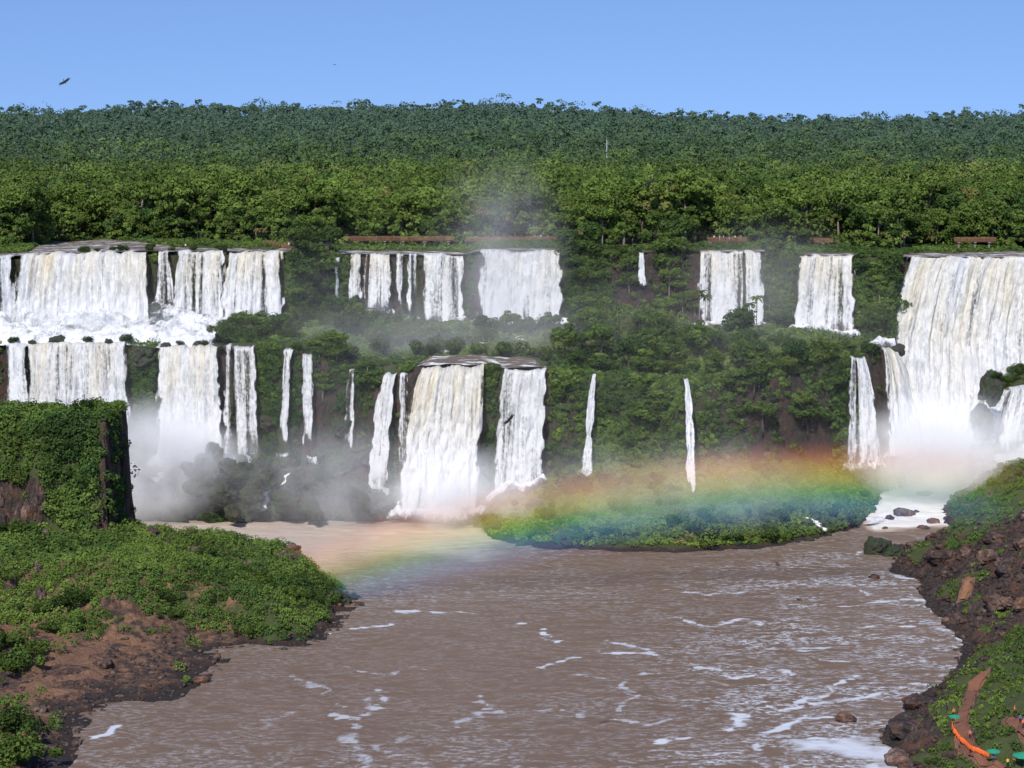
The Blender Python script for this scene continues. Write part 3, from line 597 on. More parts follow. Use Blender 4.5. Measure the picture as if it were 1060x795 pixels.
for i, (d, x, y, u) in enumerate(cand):
    if i < NT_IND:
        key = random.choice([0, 1, 2, 3, 4, 5, 6, 7, 8, 8, 1, 2, 9]); s = random.choice((random.uniform(.65, 1.0), random.uniform(.9, 1.45))) * (0.85 if d < 10 else 1.0)
        gz = float(ground(x, y)) if y < 796 else float(hill(x, y)); g = REG[region(u)]
        plant_tree('rainforest_tree', key, (x, y, gz - .3), random.uniform(0, 6.28), (s, s, s * random.uniform(.85, 1.1)), f'{KIND[key]} rainforest tree at the forest edge {g}', f'{KIND[key]} forest-edge trees {g}')
    else: rest.append((x, y, u))
# rest of the forest as one mass: layered canopy domes with leaf clumps, plus standing trunks
def canopy(P3, rad, hue, q, leaf, lobes=5):
    n = len(P3); C = []; 
    a = RNG.random((n, lobes)) * 6.283; k = np.sqrt(RNG.random((n, lobes))); z = RNG.random((n, lobes))
    cx = P3[:, 0:1] + np.cos(a) * k * rad[:, None] * .7; cy = P3[:, 1:2] + np.sin(a) * k * rad[:, None] * .7; cz = P3[:, 2:3] + (z - .6) * rad[:, None] * .9
    C = np.stack([cx, cy, cz], -1).reshape(-1, 3); rr = np.repeat(rad, lobes) * RNG.uniform(.36, .6, n * lobes)
    h = np.repeat(hue, lobes) + (RNG.random(n * lobes) - .5) * .1; tn = np.clip(np.repeat(RNG.random(n) * .75 + .5 * (fbm(P3[:, 0] / 45, P3[:, 1] / 90, 2) - .5), lobes) + RNG.random(n * lobes) * .3, 0, 1)
    return clump_quads(C, np.tile([0, -.3, .95], (len(C), 1)), rr, q, np.repeat(leaf, lobes) if not np.isscalar(leaf) else leaf, .75, False, tn, h)
parts = []
rp = np.array([(x, y) for x, y, u in rest]); hz = hill(rp[:, 0], rp[:, 1]); ht = RNG.uniform(8, 15, len(rp)) + np.where(RNG.random(len(rp)) < .12, 5, 0)
hue = np.clip(.33 + .50 * (fbm(rp[:, 0] / 60, rp[:, 1] / 60, 3) - .35) + RNG.normal(size=len(rp)) * .13, .05, .85)
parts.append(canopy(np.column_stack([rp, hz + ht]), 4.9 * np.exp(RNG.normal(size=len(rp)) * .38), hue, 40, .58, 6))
def far_pts(y0, y1, step):
    out = []; y = y0
    while y < y1:
        st = step * (y / y0) ** .55; hw = y * .245 + 20; n = int(2 * hw / st); xs = -hw + (np.arange(n) + .5 + RNG.uniform(-.5, .5, n)) * 2 * hw / n
        out.append(np.column_stack([xs, y + RNG.uniform(-st * .6, st * .6, n)])); y += st * 1.25
    return np.concatenate(out)
fp = far_pts(1210, 3500, 11.5)
sz = 5.0 * (fp[:, 1] / 1200) ** .45 * np.exp(RNG.normal(size=len(fp)) * .42); hue = np.clip(.30 + .35 * (fbm(fp[:, 0] / 120, fp[:, 1] / 160, 3) - .45) + RNG.normal(size=len(fp)) * .12, .03, .8)
tall = np.where(RNG.random(len(fp)) < .12, RNG.uniform(3, 14, len(fp)), 0)
parts.append(canopy(np.column_stack([fp, hill(fp[:, 0], fp[:, 1]) + 9 + RNG.uniform(-3, 4, len(fp)) + tall]), sz, hue, 26, .75 * (fp[:, 1] / 1200) ** .6, 4))
ed = np.array([(x + random.uniform(-4, 4), y + random.uniform(-4, 4)) for d, x, y, u in cand if d < 30 for _ in range(14 if d < 14 else 5)]); ez = np.where(ed[:, 1] < 796, ground(ed[:, 0], ed[:, 1]), hill(ed[:, 0], ed[:, 1])); er = RNG.uniform(1.6, 3.4, len(ed))
parts.append(canopy(np.column_stack([ed, ez + RNG.random(len(ed)) * 11 + .6]), er * RNG.uniform(.7, 1.35, len(ed)), np.clip(.44 + RNG.normal(size=len(ed)) * .17, .03, .85), 34, .40, 4))
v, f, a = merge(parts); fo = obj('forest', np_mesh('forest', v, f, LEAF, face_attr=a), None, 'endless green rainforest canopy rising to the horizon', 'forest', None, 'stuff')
mb = MB()
for (x, y), z, h in list(zip(rp, hz, ht))[::2]:
    bx, by = random.uniform(-1.5, 1.5), -random.uniform(1, 4.5); mb.tube([(x, y + by, z - 1), (x + bx * .6, y + by, z + h * .6), (x + bx, y + by, z + h + random.uniform(-2, 2.2))], [.3, .24, .1], 5)
    if random.random() < .5: mb.tube([(x + bx * .5, y + by, z + h * .55), (x + bx * .5 + random.uniform(-3, 3), y + by, z + h + random.uniform(-1, 2))], [.16, .06], 4)
obj('forest_trunks', mb.mesh('forest_trunks', BARK, True), fo)
fo.children[0].name = 'trunks'; fo.children[0]['kind'] = 'stuff'
# ------------------------------------------------------------------ undergrowth over banks, ledges and cliffs
area = np.sqrt(1 + STEEP ** 2)
def in_falls(U, V, Y):
    bad = np.zeros(len(U), bool)
    for u0, u1, v0, v1, yt_, yb_, top, bot in FOOT:
        k = np.clip((V - top[2]) / max(bot[2] - top[2], 1), 0, 1); a0 = top[0] + (bot[0] - top[0]) * k; a1 = top[1] + (bot[1] - top[1]) * k
        mg = 2.5 if top[1] - top[0] > 14 else -.5
        bad |= (U > a0 - mg) & (U < a1 + mg) & (V > v0 - 6) & (V < v1 + 4) & (Y > yb_ - (4 if mg > 0 else 2)) & (Y < yt_ + 14)
    return bad
fb = in_falls(GU.ravel(), GV.ravel(), GY.ravel()).reshape(GU.shape) & (STEEP > .8) & (GY > 600); mask[..., 0] = np.where(fb, .50 + (nz - .5) * 1.2, mask[..., 0]); mask[..., 2] = np.where(fb, .5, mask[..., 2]); terr.data.attributes['mask'].data.foreach_set('color', mask.astype(np.float32).ravel())
skyU = [200, 215, 240, 290, 315, 350, 400, 440, 470, 520, 560, 590, 612, 640, 690, 720, 790, 830, 900, 930]; skyV = [330, 316, 306, 311, 322, 316, 320, 336, 333, 328, 330, 326, 304, 300, 312, 325, 338, 348, 348, 364]
def scatter(cellmask, n, rlo, rhi, maxsteep=99):
    w = (area * np.clip(veg, 0, 1) ** 1.5 * cellmask * (GH > .6)).ravel(); w = w / w.sum(); k = RNG.choice(len(w), n, p=w); j, i = np.unravel_index(k, GH.shape)
    x = GX[j, i] + RNG.uniform(-.4, .4, n); y = GY[j, i] + RNG.uniform(-.4, .4, n); z = ground(x, y); N = np.stack([-gxd[j, i], -gyd[j, i], np.ones(n)], -1); N /= np.linalg.norm(N, axis=1, keepdims=True)
    N = N + np.array([0, 0, .5]); N /= np.linalg.norm(N, axis=1, keepdims=True)
    U, V = PROJ(x, y, z); r = RNG.uniform(rlo, rhi, n) * np.where(RNG.random(n) < .12, 1.5, 1)
    ok = ~in_falls(U, V, y); return np.stack([x, y, z], -1)[ok], N[ok], r[ok], U[ok], V[ok]
def undergrowth(label, cellmask, n, rlo, rhi, q, leaf, hue0, hvar=.16, dark=.2):
    C, N, r, U, V = scatter(cellmask, n, rlo, rhi); C = C + N * r[:, None] * .15
    hue = np.clip(hue0 + (fbm(C[:, 0] / 16 + 3, C[:, 1] / 16 + C[:, 2] / 16, 3) - .5) * .7 + RNG.normal(size=len(C)) * hvar * .6, .03, .95)
    v, f, a = clump_quads(C, N, r, q, leaf, .85, False, np.clip(RNG.random(len(C)) * .6 + dark + 1.5 * (fbm(C[:, 0] / 9, C[:, 1] / 9 + C[:, 2] / 6, 3) - .45), 0, 1), hue)  # tone noise paints dark shaded patches into the scrub
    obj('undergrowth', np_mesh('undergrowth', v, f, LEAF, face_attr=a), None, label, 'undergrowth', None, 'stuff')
back = (GY > 575) & ~zone_right & ~zone_left
terrace = back & (GY > Yt(GX) - 1) & (GY < Yc(GX) - 3) & (GU > 205) & ~((GU > 436) & (GU < 560) & (GY < Yt(GX) + 17 + (nz - .5) * 14))
isl = back & (GU > 500) & (GU < 905) & (GY < Yt(GX) - 4)
clf = back & (((GY >= Yt(GX) - 5) & (GY <= Yt(GX) + 1)) | ((GY >= Yc(GX) - 6) & (GY <= Yc(GX) + 2))) & (GU > -30) & (GU < 1080)
undergrowth('dense green scrub covering the ledge between the two tiers of falls', terrace, 6500, .7, 1.7, 60, .34, .40)
undergrowth('low green scrub on the island below the wooded cliff', isl, 4200, .5, 1.3, 52, .28, .55, dark=.3)
undergrowth('plants hanging on the cliffs between the falls', clf, 8500, .6, 1.5, 44, .34, .36, dark=.02)
undergrowth('bushy strip along the top of the falls', back & (GY > Yc(GX) + 2) & (GY < np.interp(GU, FEU, FEV) + 10) & (GH > Zc(GX) + .3), 4600, .4, .85, 46, .32, .34, dark=.02)
undergrowth('mossy growth on the wet talus under the left falls', back & (GU > 100) & (GU < 500) & (GY < Yt(GX) - 3), 1500, .5, 1.2, 44, .28, .26)
blockm = zone_left & (GX < -88) & (GY > 480)
undergrowth('dark green growth hanging on the near left cliff', blockm, 6500, .7, 2.0, 64, .28, .34)
undergrowth('bright green scrub over the rocky left headland', zone_left & ~blockm, 8500, .35, 1.6, 60, .20, .62, dark=.38)
undergrowth('green scrub and grass on the rocky right bank', zone_right, 8500, .35, 1.0, 50, .18, .56, dark=.25)
# ------------------------------------------------------------------ bushes one can tell apart
BUSH = []
for i, (hue, q) in enumerate(((.34, 1500), (.5, 1500), (.62, 1400), (.42, 1600), (.80, 1300))):
    rng = np.random.default_rng(300 + i); n = 9; C = np.column_stack([rng.normal(size=(n, 2)) * .78, .35 + rng.random(n) * .75]); v, f, a = clump_quads(C, np.tile([0, 0, 1.], (n, 1)), rng.uniform(.38, .80, n), q // n, .10, .85, True, rng.random(n), hue + (rng.random(n) - .5) * .12, rng)
    BUSH.append(np_mesh('bush', v, f, LEAF, face_attr=a))
BN = ['dark green', 'fresh green', 'bright green', 'mid green', 'olive']
def bush(x, y, s, k, where, name='bush'):
    o = obj(name, BUSH[k], None, f'{BN[k]} rounded bush {where}', 'bush', f'{BN[k]} bushes {where}', None, (x, y, float(ground(x, y)) + .1 * s)); o.scale = (s, s, s * random.uniform(.8, 1.15)); o.rotation_euler = (0, 0, random.uniform(0, 6.28)); return o
def bushes(cellmask, n, lo, hi, where, ks=(0, 1, 2, 3), lim=False):
    C, N, r, U, V = scatter(cellmask, n, lo, hi)
    for c, s, u in zip(C, r, U):
        if lim:
            top = P(u, float(np.interp(u, skyU, skyV)), c[1])[2] - c[2]; s = min(s, max(top / 1.9, .8))
        bush(c[0], c[1], s, random.choice(ks), where)
bushes(terrace & (GU < 560) & (STEEP < 2), 70, 1.6, 3.2, 'on the ledge above the middle falls', (0, 1, 3, 0, 4), True)
bushes(terrace & (GU >= 560) & (STEEP < 2), 45, 1.8, 3.2, 'on the wooded ledge', (0, 1, 3, 2), True)
bushes(isl & (STEEP < 2), 60, 1.2, 2.2, 'on the island', (1, 2, 3))
bushes(zone_left & ~blockm & (STEEP < 1.6), 60, .8, 1.7, 'on the left headland', (1, 2, 3))
bushes(zone_right & (STEEP < 1.6) & (PD > 5), 36, .9, 1.6, 'on the right bank', (1, 2, 3))
bushes(blockm & (GH > 33), 30, .7, 1.8, 'on top of the near left cliff', (0, 1, 3, 4))
bushes(blockm & (GH > 14) & (GH < 36) & (GX < -99), 36, 1.2, 2.6, 'hanging on the face of the near left cliff', (0, 0, 3, 4))
for u, v, s, k in ((24, 690, 2.6, 1), (8, 668, 3.0, 3), (40, 680, 2.4, 2), (5, 695, 2.4, 1), (4, 760, 3.2, 1), (18, 790, 3.0, 2), (0, 795, 3.2, 3), (85, 625, 2.2, 0), (60, 632, 2.0, 0), (45, 655, 1.8, 3)):
    p = hit(u, v); bush(p.x, p.y, s, k, 'at the edge of the sandy left beach')
for u in (86, 100, 92, 118, 128, 156, 176, 196, 228):
    x = P(u, 262, 692)[0]; y = float(Yc(x)) + random.uniform(1, 6); o = bush(x, y, random.uniform(.8, 1.6), 0, 'on the lip of the upper left falls'); o.location.z = float(Zc(x))
# ------------------------------------------------------------------ trees on ledges and bluff
cnt = 0
def ledge_tree(u, Y, hmax, key, label, group, name='tree', slim=1.0):
    x = P(u, 380, Y)[0]; gz = float(ground(x, Y)); cm, tm, h, r = TREES[key]; s = hmax / h
    return plant_tree(name, key, (x, Y, gz - .4), random.uniform(0, 6.28), (s * slim, s * slim, s), label, group)
for i in range(92):
    u = random.uniform(575, 905); x = P(u, 380, 650)[0]; Y = float(Yt(x)) + random.uniform(1, 40); x = P(u, 380, Y)[0]; gz = float(ground(x, Y)); top = P(u, float(np.interp(u, skyU, skyV)) + random.uniform(0, 14), Y)[2] - gz
    hmax = min(random.uniform(6, 14), top)
    if hmax < 3.5: continue
    key = random.choice([0, 1, 6, 4, 3, 7, 0, 6]); cm, tm, h, r = TREES[key]; s = hmax / h; sl = min(max(1.0, 3.2 / (r * s)), 1.7)
    plant_tree('tree', key, (x, Y, gz - .4), random.uniform(0, 6.28), (s * sl, s * sl, s), f'{KIND[key]} tree on the wooded ledge above the island', f'{KIND[key]} trees on the wooded ledge')
for i in range(24):
    u = random.uniform(585, 722) if i < 15 else random.choice([random.uniform(888, 932), random.uniform(796, 822), random.uniform(300, 345)]); x = P(u, 265, 706)[0]; Y = float(Yc(x)) + random.uniform(-5, 9)
    if 655 < u < 676: continue
    key = random.choice([0, 1, 6, 7, 2, 5]); cm, tm, h, r = TREES[key]; s = random.uniform(8, 12) / h; g = 'on the bushy headland left of centre' if u < 500 else REG[region(u)] if 585 < u < 722 else 'on a cliff-top spur between the falls'
    plant_tree('tree', key, (x, Y, float(ground(x, Y)) - .4), random.uniform(0, 6.28), (s, s, s), f'{KIND[key]} tree leaning over the cliff {g}', f'{KIND[key]} cliff-edge trees {g}')
for i in range(64):
    u = random.choice([random.uniform(588, 722)] * 4 + [random.uniform(792, 823), random.uniform(888, 934), random.uniform(298, 346), random.uniform(298, 346)]); x = P(u, 275, 705)[0]; Y = float(Yc(x)) + random.uniform(-7, 1.5); x = P(u, 275, Y)[0]
    if 652 < u < 680: continue
    key = random.choice([0, 1, 6, 3, 7, 5]); cm, tm, h, r = TREES[key]; s = random.uniform(5.5, 10) / h; sl = random.uniform(1.1, 1.5); g = 'on the bushy headland left of centre' if u < 500 else REG[region(u)] if u < 730 else 'on a spur between the falls'
    plant_tree('tree', key, (x, Y, float(ground(x, Y)) - .6), random.uniform(0, 6.28), (s * sl, s * sl, s), f'{KIND[key]} tree rooted on the cliff face {g}', f'{KIND[key]} trees on the cliff face {g}')
for i in range(60):
    u = random.uniform(572, 905) if i < 46 else random.uniform(330, 392); x = P(u, 400, 640)[0]; Y = float(Yt(x)) + random.uniform(-4.5, 2); x = P(u, 400, Y)[0]
    if any(abs(u - k) < 9 for k in (362, 606, 614, 712, 720)): continue
    key = random.choice([0, 1, 6, 3, 7, 4]); cm, tm, h, r = TREES[key]; s = random.uniform(5, 9.5) / h; sl = random.uniform(1.1, 1.6)
    plant_tree('tree', key, (x, Y, float(ground(x, Y)) - .6), random.uniform(0, 6.28), (s * sl, s * sl, s), f'{KIND[key]} tree spilling over the edge of the lower cliff', f'{KIND[key]} trees on the lower cliff edge')
ledge_tree(371, 688, 12.5, 0, 'round dark tree standing in front of the creamy columns', None, slim=1.0)
ledge_tree(766, 664, 14.5, 6, 'tall dark tree rising before the fall beside the palms', None)
for u, Y, hm in ((400, 676, 7), (420, 672, 7.5), (388, 682, 6.5), (440, 668, 6), (250, 668, 9), (272, 670, 9.5), (235, 664, 8), (290, 668, 8.5), (500, 690, 6.5), (530, 688, 8), (545, 684, 7), (515, 686, 6), (570, 690, 7.5), (478, 688, 5)):
    ledge_tree(u, Y, hm, random.choice([0, 6, 1, 3]), 'low rounded tree on the ledge below the middle upper falls' if u > 300 else 'low rounded tree on the leafy knoll below the left upper falls', 'low trees on the middle ledge' if u > 300 else 'low trees on the leafy knoll', slim=1.35)
for k in range(26):
    p = hit(random.uniform(1024, 1066), random.uniform(374, 402), 630, 690); bush(p.x, p.y, random.uniform(.9, 1.7), random.choice((0, 1, 3)), 'on the rock at the head of the far right fall')
for k in range(12):
    u = random.uniform(1012, 1032); q = P(u, 462 - (u - 1012) * 3.4 + random.uniform(-12, 20), 648); o = bush(q[0], q[1], random.uniform(.8, 1.5), random.choice((0, 0, 3)), 'clinging to the dark rock beside the far right fall'); o.location.z = q[2] - .5
for u, v, s in ((442, 366, 1.5), (438, 372, 1.3), (448, 358, 1.6), (470, 352, 1.4), (488, 350, 1.7), (508, 352, 1.5), (526, 356, 1.5), (545, 360, 1.6), (560, 368, 1.5), (566, 374, 1.2), (500, 362, 1.0), (456, 352, 1.3), (534, 366, .9)):
    p = hit(u, v, 628); bush(p.x, p.y, s, random.choice((0, 1, 3)), 'around the ledge pool')
for u in (12, 34, 62, 88, 110, 128, 171, 188, 212, 226):
    x = P(u, 356, 647)[0]; Y = float(Yt(x)) - random.uniform(-.3, 1.5); z = float(Zt(x))
    if u % 4 == 0: o = bush(x, Y, random.uniform(.9, 1.5), 0, 'on the lip of the left foam ledge'); o.location.z = z + .2
    else: LIPROCKS.append((x, Y, z, random.uniform(1.1, 2.2)))
# palms
def frond_mesh(seed):
    rng = random.Random(seed); V = []; F = []
    for k in range(17):
        a = k * 2.4 + rng.random() * .5; up = rng.uniform(.1, 1.0); prev = None; L = rng.uniform(1.9, 2.6)
        for j in range(7):
            t = j / 6; rr = L * t; z = up * 2.2 * t - 2.0 * t * t; w = .34 * math.sin(math.pi * min(1, t * .92 + .08)) + .03
            c = (math.cos(a) * rr, math.sin(a) * rr, z); n = len(V); V += [(c[0] - math.sin(a) * w, c[1] + math.cos(a) * w, c[2] - w * .5), c, (c[0] + math.sin(a) * w, c[1] - math.cos(a) * w, c[2] - w * .5)]
            if prev is not None: F += [(prev, prev + 1, n + 1, n), (prev + 1, prev + 2, n + 2, n + 1)]
            prev = n
    A = np.tile([.55, .46, 0, 1.], (len(F), 1)); A[:, 0] += RNG.uniform(-.25, .25, len(F)); return np_mesh('crown', V, F, LEAF, face_attr=A)
FR = frond_mesh(3)
def palm(x, Y, h, label, group=None, z=None):
    t = thing('palm_tree', label, 'palm tree', (x, Y, (float(ground(x, Y)) if z is None else z) - .3), random.uniform(0, 6.28), group); c = obj('crown', FR, t, loc=(.25, 0, h)); c.scale = (1.15,) * 3
    mb = MB(); mb.tube([(0, 0, -.5), (.1, 0, h * .5), (.25, 0, h)], [.2, .15, .12], 7); obj('trunk', mb.mesh('trunk', BARK, True), t)
for u, v, lab in ((724, 301, 'slender palm left of the tall dark tree below the fall'), (730, 306, 'shorter slender palm beside the left palm'), (783, 307, 'palm right of the tall dark tree below the fall'), (775, 314, 'low palm tucked under the tall dark tree')):
    Y = 668; q = P(u, v, Y); palm(q[0], Y, max(3, q[2] - float(ground(q[0], Y))), lab)
for u, v in ((655, 235), (706, 218), (635, 222), (610, 214), (690, 212), (900, 226), (930, 216)):
    Y = 752; q = P(u, v, Y); palm(q[0], Y, max(6, q[2] - 73), 'tall pale-stemmed palm among the forest trees', 'tall palms among the forest trees', z=72.8)
# bamboo
def bamboo(u, v0, Y, w, h, label):
    x = P(u, v0, Y)[0]; g = float(ground(x, Y)); t = thing('bamboo_clump', label, 'bamboo', (x, Y, g)); n = 150; rng = np.random.default_rng(int(u)); C = []; mb = MB()
    for i in range(46):
        a = rng.random() * 6.28; k = math.sqrt(rng.random()); L = h * rng.uniform(.7, 1.0); ex = math.cos(a) * k * w; ey = math.sin(a) * k * w * .7
        mb.tube([(ex * .3, ey * .3, -.3), (ex * .6, ey * .6, L * .6), (ex, ey, L)], [.07, .05, .02], 4)
        for s in np.linspace(.3, 1.02, 9): C.append((ex * (.3 + .7 * s ** 1.4), ey * (.3 + .7 * s ** 1.4), L * s))
    C = np.array(C) + rng.normal(size=(len(C), 3)) * .35; nn = len(C); v, f, a = clump_quads(C, np.tile([0, 0, 1.], (nn, 1)), np.full(nn, .75), 11, .22, 1.1, True, rng.random(nn), np.full(nn, .87), rng)
    obj('foliage', np_mesh('foliage', v, f, LEAF, face_attr=a), t); obj('stems', mb.mesh('stems', BARK, True), t)
bamboo(640, 330, 668, 8.5, 12.5, 'large feathery olive bamboo thicket on the ledge'); bamboo(685, 330, 672, 5.5, 10, 'smaller olive bamboo thicket right of the large one')
# ------------------------------------------------------------------ rocks
def rock_mesh(seed, mat, sub=3):
    import bmesh
    bm = bmesh.new(); bmesh.ops.create_icosphere(bm, subdivisions=sub, radius=1); o = Vector((seed * 7.7, seed * 3.1, 0))
    for vv in bm.verts:
        p = vv.co.copy(); d = 1 + .46 * mnoise.noise(p * .9 + o) + .28 * mnoise.noise(p * 2.1 + o) + .15 * mnoise.noise(p * 4.5 + o)
        c = mnoise.cell_vector(p * 1.4 + o); vv.co = p * d * Vector((1, .85, .72)) + (Vector(c) - Vector((.5, .5, .5))) * .16
    me = bpy.data.meshes.new('boulder'); bm.to_mesh(me); bm.free(); me.materials.append(mat); return me
RK = [rock_mesh(i, ROCK) for i in range(6)]; MK = [rock_mesh(20 + i, MOSS, 4) for i in range(5)]
def boulder(x, y, s, label, group, pool=RK, z=None, name='boulder'):
    o = obj(name, random.choice(pool), None, label, 'boulder', group, None, (x, y, (max(float(ground(x, y)), -.1) if z is None else z) + s * .12)); o.scale = (s * random.uniform(.8, 1.3), s * random.uniform(.8, 1.3), s * random.uniform(.7, 1.1)); o.rotation_euler = (random.uniform(-.3, .3), random.uniform(-.3, .3), random.uniform(0, 6.28)); return o
def rocks(cm, n, lo, hi, label, group, pool=RK):
    w = (area * cm).ravel().astype(float); w /= w.sum(); k = RNG.choice(len(w), n, p=w); j, i = np.unravel_index(k, GH.shape)
    for a, b in zip(j, i):
        s = lo + (hi - lo) * random.random() ** 2.2; boulder(GX[a, b], GY[a, b], s, label, group, pool)
sdR = seg_dist(GX, GY, RIGHT)
rocks(zone_right & (GH > -.4) & (veg < .6) & (PD > 4.5), 105, .8, 3.2, 'rough dark brown boulder on the rocky right shore', 'boulders on the right shore')
rocks(zone_left & (GH > -.3) & (GH < 3.2) & (soil < .5), 32, .5, 1.9, 'dark red-brown boulder along the left shore', 'boulders on the left shore')
ridge = zone_left & (GX > -88) & (GY > 505) & (GH > 6)
rocks(ridge, 34, .6, 2.0, 'brown rock on the crest of the left headland', 'rocks on the left headland crest')
tal = (GY > 608) & (GY < Yt(GX) - 3) & (GU > 135) & (GU < 400) & (GH > 0)
rocks(tal, 58, 2.0, 5.0, 'wet mossy boulder on the talus under the left falls', 'boulders under the left falls', MK)
rocks(isl & (GH < 2.5) & (GH > -.5), 14, .8, 2.2, 'dark boulder along the island shore', 'boulders along the island shore', MK)
for u, v, s, lab, pool in ((908, 566, 4.2, 'large mossy boulder left of the rapids mouth', MK), (925, 570, 3.0, 'smaller mossy boulder beside the large one at the rapids mouth', MK), (975, 574, 3.6, 'rounded reddish boulder on the bank by the rapids', RK), (905, 596, 1.5, 'flat dark rock awash just off the right shore', RK),
                            (921, 538, 1.3, 'low rock at the left side of the white rapids', RK), (948, 534, 1.2, 'low rock right of the middle boulder in the white rapids', RK), (966, 540, 1.7, 'rock at the right edge of the white rapids', RK), (935, 533, 2.8, 'dark boulder in the middle of the white rapids', RK), (955, 545, 1.6, 'small pointed rock in the white rapids', RK), (957, 522, 1.8, 'pale misty rock at the top of the rapids', RK), (916, 546, .9, 'tiny rock at the left edge of the rapids', RK), (875, 743, 1.9, 'low brown rock awash near the foam eddy', RK), (805, 584, .8, 'tiny rock awash off the island', RK),
                            (355, 622, 1.7, 'mossy rock off the tip of the left headland', MK), (345, 612, 1.9, 'rock standing at the tip of the left headland', MK), (512, 543, 2.6, 'mossy rock at the left end of the island', MK), (585, 556, 3.0, 'rounded mossy hump at the island shore', MK),
                            (60, 352, 2.2, 'rock poking out of the foam ledge', MK), (78, 351, 1.6, 'smaller dark rock on the foam ledge', MK), (148, 360, 5.2, 'mossy buttress between the two broad lower left falls', MK), (205, 358, 1.8, 'wet rock on the lip right of the mossy buttress', MK), (1026, 405, 4.4, 'tall dark mossy rock beside the fall at the far right', MK), (1018, 440, 4.2, 'lower dark mossy rock beside the fall at the far right', MK),
                            (160, 322, 3.2, 'mossy step in the foam under the upper left ribs', MK), (170, 335, 3.0, 'lower mossy step in the foam under the upper left ribs', MK), (930, 352, 2.4, 'dark mossy rock splitting the cascade from the great fall', MK)):
    p = hit(u, v + s * 1.5)
    if lab.startswith('mossy buttress'): p = Vector(P(148, 372, 649))
    if 'far right' in lab: p = Vector(P(u, v, 650))
    if 'upper left ribs' in lab: p = Vector(P(u, v, 683))
    if 'splitting' in lab: p = Vector(P(u, v + 12, 656))
    z = None if abs(p.z - float(ground(p.x, p.y))) < 1 else p.z
    if 'rapids' in lab and 'bank' not in lab and 'mouth' not in lab: z = float(ss(606, 664, p.y) * 5 * ss(97, 108, p.x))
    bo = boulder(p.x, p.y, s, lab, None, pool, z)
    if 'far right' in lab: bo.scale = (s * .9, s * .9, s * 1.6); bo.rotation_euler = (0, .28, 1.0)
for i in range(16):
    u = random.uniform(-4, 46); p = hit(u, random.uniform(515, 622)); o = boulder(p.x, p.y, 1, 'upright pale-streaked rock rib on the near left cliff', 'rock ribs on the near left cliff', RK); s = random.uniform(1.0, 1.9); o.scale = (s, s, s * random.uniform(2.2, 3.6)); o.rotation_euler = (random.uniform(-.12, .12), random.uniform(-.12, .12), random.uniform(0, 6)); o.location.z -= s
for x, Y, z, s_ in LIPROCKS: boulder(x, Y, s_, 'dark wet rock breaking the lip of the left foam ledge', 'rocks on the lip of the left foam ledge', MK, z - .2)
for u, v, s_ in ((196, 474, 3.4), (214, 466, 4.6), (222, 458, 3.4), (238, 470, 4.0), (252, 476, 3.6), (270, 474, 4.2), (284, 484, 3.4), (306, 482, 3.8), (330, 482, 4.2), (345, 490, 3.6), (205, 490, 3.8), (228, 496, 4.4), (260, 500, 3.6), (296, 505, 3.8), (322, 512, 3.6), (370, 505, 3.8), (242, 520, 3.0)):
    Y = 622 - (v - 460) * .22; q = P(u, v, Y); o = boulder(q[0], Y, s_ * .8, 'large wet dark boulder heaped under the left falls', 'large dark boulders heaped under the left falls', MK, q[2] - s_ * 1.1); o.scale = (s_ * random.uniform(.8, 1.4), s_ * .8, s_ * random.uniform(.8, 1.2)); o.rotation_euler = (random.uniform(-.7, .7), random.uniform(-.7, .7), random.uniform(0, 6))
# loose rubble, one mass
def rubble(label, cm, n, lo, hi):
    base = rock_mesh(50, ROCK, 1); bv = np.array([v.co[:] for v in base.vertices]); bf = np.array([p.vertices[:] for p in base.polygons]); w = (area * cm).ravel().astype(float); w /= w.sum(); k = RNG.choice(len(w), n, p=w); j, i = np.unravel_index(k, GH.shape)
    x = GX[j, i] + RNG.uniform(-.4, .4, n); y = GY[j, i] + RNG.uniform(-.4, .4, n); s = lo + (hi - lo) * RNG.random(n) ** 2.5; an = RNG.random(n) * 6.28; ca, sa = np.cos(an), np.sin(an); sq = RNG.uniform(.5, 1.2, (n, 3)) * s[:, None]
    q = bv[None] * sq[:, None]; X = q[..., 0] * ca[:, None] - q[..., 1] * sa[:, None] + x[:, None]; Y = q[..., 0] * sa[:, None] + q[..., 1] * ca[:, None] + y[:, None]; Z = q[..., 2] + ground(x, y)[:, None] + .1 * s[:, None]
    obj('rubble', np_mesh('rubble', np.stack([X, Y, Z], -1).reshape(-1, 3), (bf[None] + (np.arange(n) * len(bv))[:, None, None]).reshape(-1, 3), ROCK), None, label, 'rubble', None, 'stuff')
rubble('loose dark stones strewn over the right bank', zone_right & (GH > -.3) & (veg < .75) & (PD > 1.5), 4200, .2, .9)
rubble('loose red-brown stones along the left shore', zone_left & (GH > -.2) & (GH < 4) & (soil < .85), 2600, .15, .75)
